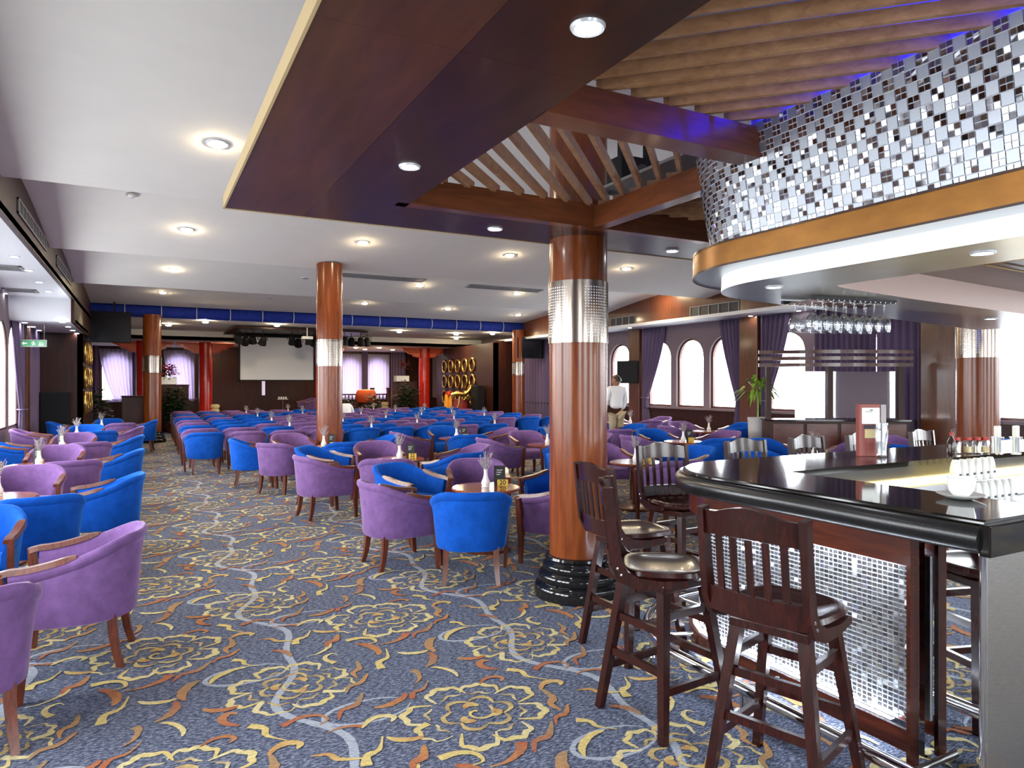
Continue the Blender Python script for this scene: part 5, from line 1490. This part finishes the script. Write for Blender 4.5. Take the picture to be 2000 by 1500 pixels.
# white light slit, table, chairs on stage
m = MB(); p0, p1 = on_y(512, 742, 31.5), on_y(518, 772, 31.5); m.rbox((p0.x, 31.52, p1.z), (p1.x, 31.6, p0.z), .006); o = m.build('light_slit', mat('pale_lilac_slit', rgb(206, 196, 222), .5, emit=rgb(206, 196, 222), estr=.5)); tag(o, 'narrow pale vertical strip on the stage backdrop below the screen', 'wall light')
p = on_y(552, 772, 29.2)
t = thing('stage_table', 'small table on stage with a white tray of things', 'table', (p.x, 29.2, .30))
MB().rbox((-.45, -.25, .68), (.45, .25, .72), .01).build('tabletop', M['wallwood'], t)
MB().lathe([(.2, 0), (.2, .03), (.05, .06), (.05, .68)], 16).build('pedestal', M['chairwood'], t, smooth=40)
tr_ = thing('tea_tray', 'white tray of small cups on the stage table', 'tray', (p.x, 29.2, 1.02))
MB().rbox((-.2, -.1, 0), (.2, .1, .03), .008).build('tray', M['white'], tr_)
for k in range(4): MB().lathe([(.02, .03), (.035, .06), (.03, .11), (0, .115)], 10, (-.14 + .09 * k, 0, 0)).build('cup', M['white'], tr_, smooth=40)
place_chair(on_y(600, 780, 29.0).x, 29.0, -.9, -.3, 'purple', 'dark velvet tub chair on the stage beside the small table', 'tub chairs on the stage').location.z = .30
# plinths with bushes and flowers
def bush(x, y, z0, h, r, lab, seed, mt='leaf', n=900, lw=.05, group='potted bushes at the stage'):
    b = thing('potted_bush', lab, 'plant', (x, y, z0), 0, group)
    MB().lathe([(.22, 0), (.28, .35), (.30, .38), (.25, .38), (0, .36)], 20).build('pot', M['redcloth'], b, smooth=40)
    MB().tube([(0, 0, .36), (.02, 0, h * .6)], .03, 8).build('trunk', M['chairwood'], b)
    rg = random.Random(seed); m = MB()
    for k in range(n):
        th = rg.uniform(0, 2 * PI); v = rg.uniform(-1, 1); q = rg.random() ** .45
        c = Vector((r * q * math.cos(th) * math.sqrt(1 - v * v), r * q * math.sin(th) * math.sqrt(1 - v * v), h * .58 + (h * .45) * q * v))
        d = Vector((math.cos(th), math.sin(th), rg.uniform(-.6, .5))).normalized(); s = d.cross(Vector((0, 0, 1))).normalized() * lw; l = lw * 3.0
        m.face([c, c + d * l * .5 + s, c + d * l, c + d * l * .5 - s])
    o = m.build('foliage', M[mt], b, fix=False); o['kind'] = 'stuff'
    return b
bx_ = on_z(338, 865, 0.0)
p = on_y(340, 800, 26.0)
bush(p.x, 26.0, 0, 1.55, .52, 'big dark leafy bush right of the left wooden column', 1)
p = on_y(795, 800, 26.2)
bush(p.x, 26.2, 0, 1.75, .60, 'big dark leafy bush before the right red column', 2)
p = on_y(758, 800, 26.6); bush(p.x - .55, 26.7, 0, 1.3, .36, 'smaller dark bush left of the big one at the right', 3, n=400)
p = on_y(188, 800, 25.3); bush(p.x, 25.3, 0, 1.55, .42, 'dark plant beside the left gilt rings', 4, n=420)
def plinth(x, y, w, h, lab):
    r = thing('plinth', lab, 'plinth', (x, y, 0), 0, 'dark wood plinths'); MB().rbox((-w / 2, -w / 2, .05), (w / 2, w / 2, h), .015).build('body', M['wallwood'], r); MB().box((-w / 2 + .03, -w / 2 + .03, 0), (w / 2 - .03, w / 2 - .03, .05)).build('foot', M['black'], r); MB().rbox((-w / 2 - .02, -w / 2 - .02, h), (w / 2 + .02, w / 2 + .02, h + .03), .01).build('cap', M['wallwood'], r); return r
p = on_y(340, 742, 27.1); plinth(p.x, 27.1, .9, 1.60, 'dark wood plinth behind the left bush')
fp = thing('flower_pot', 'pink flowers in a white pot on the dark plinth', 'flowers', (p.x - .2, 27.1, 1.63))
MB().rbox((-.28, -.2, 0), (.28, .2, .26), .02).build('pot', M['white'], fp)
rg = random.Random(6)
m = leaves(200, (0, 0, .38), .34, .14, .05, M['pinkflower'], rg, .3); o = m.build('blossom', M['pinkflower'], fp, fix=False); o['kind'] = 'stuff'
m = leaves(40, (0, 0, .22), .22, .22, .04, M['leaf'], rg, .3); o = m.build('foliage', M['leaf'], fp, fix=False); o['kind'] = 'stuff'
p = on_y(790, 746, 27.4); plinth(p.x, 27.4, .8, 1.72, 'dark wood plinth behind the right bush')
fp = thing('flower_pot', 'white pot with dark blossom twigs on the plinth before the right red column', 'flowers', (p.x - .1, 27.4, 1.75))
MB().rbox((-.3, -.18, 0), (.25, .18, .24), .02).build('pot', M['white'], fp)
m = leaves(110, (.05, 0, .55), .33, .12, .03, M['pinkflower'], rg, .2); o = m.build('blossom', M['redcloth'], fp, fix=False); o['kind'] = 'stuff'
p = on_y(262, 790, 22.9); plinth(p.x, 22.9, .62, 1.28, 'dark wood lectern block left of the left wooden column')
# carved pale stands
for px, lab in ((420, 'right of the left red column'), (752, 'beside the balustrade')):
    p = on_y(px, 790, 27.6)
    r = thing('carved_stand', 'pale carved stone stand ' + lab, 'ornament', (p.x, 27.6, 0), 0, 'pale carved stands')
    for q in range(5): MB().lathe([(.10, 0), (.15, .04), (.16, .1), (.12, .16)], 10, (0, 0, .16 * q + .1)).build('carved_drum', M['amber'], r, smooth=30)
    MB().box((-.18, -.18, 0), (.18, .18, .1)).build('foot', M['amber'], r)
# balustrade with orange drum
bl = thing('balustrade', 'dark carved wooden balustrade on the stage before the right far windows', 'balustrade', (7.6, 30.6, .3))
for xx in (0, 1.55, 2.3): MB().rbox((xx - .07, -.07, 0), (xx + .07, .07, 1.1), .02).build('post', M['wallwood'], bl); MB().rbox((xx - .09, -.09, 1.1), (xx + .09, .09, 1.18), .02).build('finial', M['wallwood'], bl)
for z in (.18, .85): MB().box((0, -.03, z), (2.3, .03, z + .06)).build('rail', M['wallwood'], bl)
for k in range(14):
    m = MB(); m.lathe([(.02, .22), (.035, .4), (.02, .55), (.03, .7), (.02, .86)], 8, (.16 + k * .157, 0, 0)); m.build('spindle', M['wallwood'], bl, smooth=40)
p = on_y(715, 775, 29.6)
dm = thing('drum', 'orange lacquered barrel drum on a dark stand', 'drum', (p.x, 29.6, .3))
MB().lathe([(.34, .55), (.42, .65), (.45, .8), (.42, .98), (.36, 1.08)], 24).build('shell', M['orange'], dm, smooth=40); MB().lathe([(.36, 1.08), (.35, 1.10), (0, 1.11)], 24).build('skin_head', M['amber'], dm)
MB().lathe([(.35, 0), (.33, .5), (.36, .55)], 12).build('stand', M['wallwood'], dm)
p = on_y(676, 780, 26.2); bush(p.x, 26.2, 0, 1.25, .34, 'small leafy plant in a pot just right of the mid column', 12, 'leaf', 260, .05)
# gold dragon ornament with yellow cloth
p = on_x(893, 780, 11.05)
dg = thing('gold_ornament', 'gnarled gilt ornament with saffron cloth on a dark red draped stand', 'ornament', (p.x, p.y, 0))
MB().lathe([(.48, 0), (.48, 1.0), (.44, 1.05), (0, 1.06)], 24).build('draped_stand', M['redcloth'], dg, smooth=40)
rows = []
for j in range(7):
    z = 1.25 - 1.0 * j / 6; w = .18 + .12 * j / 6
    rows.append([(-.62 + w * u + .02 * math.sin(9 * u + j), -.42 - .04 * math.cos(8 * u) - .05 * j / 6, z) for u in [k / 10 - .4 for k in range(13)]])
m = MB(); m.loft(rows); o = m.build('saffron_cloth', M['yellowcloth'], dg, smooth=60); sol = o.modifiers.new('t', 'SOLIDIFY'); sol.thickness = .02
rg = random.Random(31)
m = MB(); m.tube([(-.5, -.4, 1.22), (-.2, -.45, 1.28), (.1, -.45, 1.22), (.3, -.42, 1.35), (.42, -.42, 1.55), (.5, -.42, 1.5)], [.06, .09, .09, .1, .13, .07], 10); m.build('dragon_body', M['gold'], dg, smooth=60)
for k in range(9):
    a = Vector((rg.uniform(-.1, .45), -.45, rg.uniform(1.1, 1.5))); b = a + Vector((rg.uniform(-.2, .25), rg.uniform(-.1, .05), rg.uniform(-.35, .2))); c = b + Vector((rg.uniform(-.12, .12), 0, rg.uniform(-.25, .1)))
    m = MB(); m.tube([a, b, c], [.05, .04, .015], 8); m.build('curl', M['gold'], dg, smooth=60)
m = MB(); m.lathe([(0, 1.18), (.08, 1.2), (.1, 1.28), (.07, 1.36), (0, 1.38)], 14, (-.55, -.42, 0)); m.build('red_knob', M['red'], dg, smooth=60)

# ------------------------------------------------------------------ people
def skin_body(name, joints, edges, radii, mt, parent=None, root=0, sub=2):
    me = bpy.data.meshes.new(name); me.from_pydata(joints, edges, []); me.materials.append(mt)
    o = bpy.data.objects.new(name, me); COL.objects.link(o)
    if parent: o.parent = parent
    sk = o.modifiers.new('skin', 'SKIN'); sk.use_smooth_shade = True
    if not me.skin_vertices: me.skin_vertices.new()
    for v, r in zip(me.skin_vertices[0].data, radii):
        v.radius = r if isinstance(r, tuple) else (r, r)
        v.use_root = False
    me.skin_vertices[0].data[root].use_root = True
    sb_ = o.modifiers.new('sub', 'SUBSURF'); sb_.levels = sub; sb_.render_levels = sub
    return o
# standing man: local facing +Y, back view
mp_ = at_d(1204, 800, 16.4)
man = thing('person', 'man in white shirt and khaki trousers standing by the right windows, head turned left', 'person', (mp_.x, mp_.y, 0), -YAW + .35); man.scale = (1.07, 1.07, 1.07)
J = [(0, 0, .98), (0, .01, 1.12), (0, 0, 1.28), (0, -.01, 1.42), (0, 0, 1.50), (.17, -.01, 1.43), (.23, .0, 1.18), (.20, .10, .98), (-.17, -.01, 1.43), (-.24, .02, 1.18), (-.15, .16, 1.08)]
E = [(0, 1), (1, 2), (2, 3), (3, 4), (3, 5), (5, 6), (6, 7), (3, 8), (8, 9), (9, 10)]
skin_body('shirt', J, E, [(.165, .115), (.16, .115), (.175, .12), (.14, .10), .06, .075, .06, .05, .075, .06, .05], M['shirt'], man)
J = [(0, 0, .96), (.09, 0, .86), (.10, .01, .50), (.10, -.01, .10), (.10, .07, .05), (-.09, 0, .86), (-.10, .01, .50), (-.10, -.01, .10), (-.10, .07, .05)]
E = [(0, 1), (1, 2), (2, 3), (3, 4), (0, 5), (5, 6), (6, 7), (7, 8)]
skin_body('trousers', J, E, [(.15, .12), .105, .075, .055, .05, .105, .075, .055, .05], M['khaki'], man)
hd = MB()
rows = []
for k in range(11):
    t = k / 10; z = 1.50 + .24 * t; rr = math.sin(PI * min(1, .12 + .88 * t)) ** .55 if k < 10 else 0.02
    w = (.052 + .024 * math.sin(PI * t)) * (1 if k < 10 else .4); d = (.06 + .036 * math.sin(PI * t ** .8)) * (1 if k < 10 else .4)
    rows.append([(w * math.cos(a), d * math.sin(a) + .012 + (.016 if (1.2 < a < 1.95 and 3 < k < 6) else 0), z) for a in [q * 2 * PI / 20 for q in range(20)]])
hd.loft([r + [r[0]] for r in rows]); hd.face(rows[-1]); head = hd.build('head', M['skin'], man, smooth=70); head.rotation_euler = (0, 0, .75)
for s in (-1, 1): m = MB(); m.lathe([(0, -.03), (.012, -.02), (.016, 0), (.012, .025), (0, .03)], 8, (.082 * s, .0, 1.62)); m.build('ear', M['skin'], head, smooth=60); m = MB(); m.lathe([(0, -.008), (.009, 0), (0, .008)], 8, (.03 * s, .105, 1.635)); m.build('eye', M['hair'], head, smooth=60)
m = MB(); m.box((-.022, .1, 1.562), (.022, .106, 1.568)); m.build('mouth', M['redcloth'], head)
hr = MB(); rows = []
for k in range(8):
    t = k / 7; z = 1.60 + .155 * t; c = math.cos(PI / 2 * t ** 1.6)
    rows.append([((.086 * c + .004) * math.cos(a), (.104 * c + .004) * math.sin(a) - .004 + (-.02 if (math.sin(a) > .2 and k < 4) else 0) * (4 - k), z + (.05 * max(0, math.sin(a)) * (1 - t))) for a in [q * 2 * PI / 20 for q in range(20)]])
hr.loft([r + [r[0]] for r in rows]); hr.face(rows[-1]); hr.build('hair', M['hair'], head, smooth=70)
for s, w in ((1, Vector((.20, .10, .98))), (-1, Vector((-.15, .16, 1.08)))):
    J = [w, w + Vector((.0, .03, -.06)), w + Vector((.0, .05, -.10))]; E = [(0, 1), (1, 2)]; R_ = [.028, (.034, .018), (.036, .016)]
    for f in range(4):
        b = w + Vector((-.024 + .016 * f, .05, -.10)); J += [b + Vector((0, .01, -.035)), b + Vector((0, -.005, -.065 - .008 * (f in (1, 2))))]; E += [(2, len(J) - 2), (len(J) - 2, len(J) - 1)]; R_ += [.0085, .0075]
    J += [w + Vector((-.035 * s, .05, -.06)), w + Vector((-.045 * s, .07, -.09))]; E += [(1, len(J) - 2), (len(J) - 2, len(J) - 1)]; R_ += [.011, .009]
    skin_body('hand', [tuple(j) for j in J], E, R_, M['skin'], man)
# seated person bent forward, white shirt
sp_ = at_d(684, 800, 21.3)
sp_ = min((o.location for o in COL.objects if o.name.startswith('tub_chair') and o.parent is None), key=lambda l: (l.x - sp_.x) ** 2 + (l.y - sp_.y) ** 2).copy()
pr = thing('person', 'person in a white shirt seated among the rows, bowed forward right of the mid column', 'person', (sp_.x, sp_.y, 0), -.1)
J = [(0, 0, .50), (0, .0, .68), (0, .03, .88), (0, .10, 1.02), (.16, .10, .94), (.24, .20, .74), (.15, .40, .60), (-.16, .10, .94), (-.24, .20, .74), (-.15, .40, .60)]
E = [(0, 1), (1, 2), (2, 3), (3, 4), (4, 5), (5, 6), (3, 7), (7, 8), (8, 9)]
skin_body('shirt', J, E, [(.18, .14), (.18, .13), (.19, .13), (.09, .09), .075, .06, .045, .075, .06, .045], M['shirt'], pr)
J = [(0, 0, .50), (.1, .12, .50), (.11, .45, .48), (.11, .42, .08), (.11, .50, .05), (-.1, .12, .50), (-.11, .45, .48), (-.11, .42, .08), (-.11, .50, .05)]
E = [(0, 1), (1, 2), (2, 3), (3, 4), (0, 5), (5, 6), (6, 7), (7, 8)]
skin_body('trousers', J, E, [(.16, .1), .09, .07, .055, .045, .09, .07, .055, .045], M['hair'], pr)
m = MB(); m.lathe([(0, -.12), (.05, -.11), (.075, -.05), (.08, .02), (.06, .08), (0, .11)], 16); hd2 = m.build('head', M['skin'], pr, smooth=70); hd2.location = (0, .30, .97); hd2.rotation_euler = (-1.5, 0, 0)
m = MB(); m.lathe([(.083, -.02), (.086, .03), (.065, .09), (0, .118)], 16); h3 = m.build('hair', M['hair'], hd2, smooth=70)
for s in (-1, 1):
    J = [(.15 * s, .40, .60), (.13 * s, .46, .57), (.12 * s, .50, .555)]; E = [(0, 1), (1, 2)]; R_ = [.026, (.034, .016), (.034, .014)]
    for f in range(4): J += [(.12 * s + (-.024 + .016 * f), .545 + .006 * (f in (1, 2)), .545)]; E += [(2, len(J) - 1)]; R_ += [.008]
    J += [(.09 * s, .49, .57)]; E += [(1, len(J) - 1)]; R_ += [.009]
    skin_body('hand', J, E, R_, M['skin'], pr)
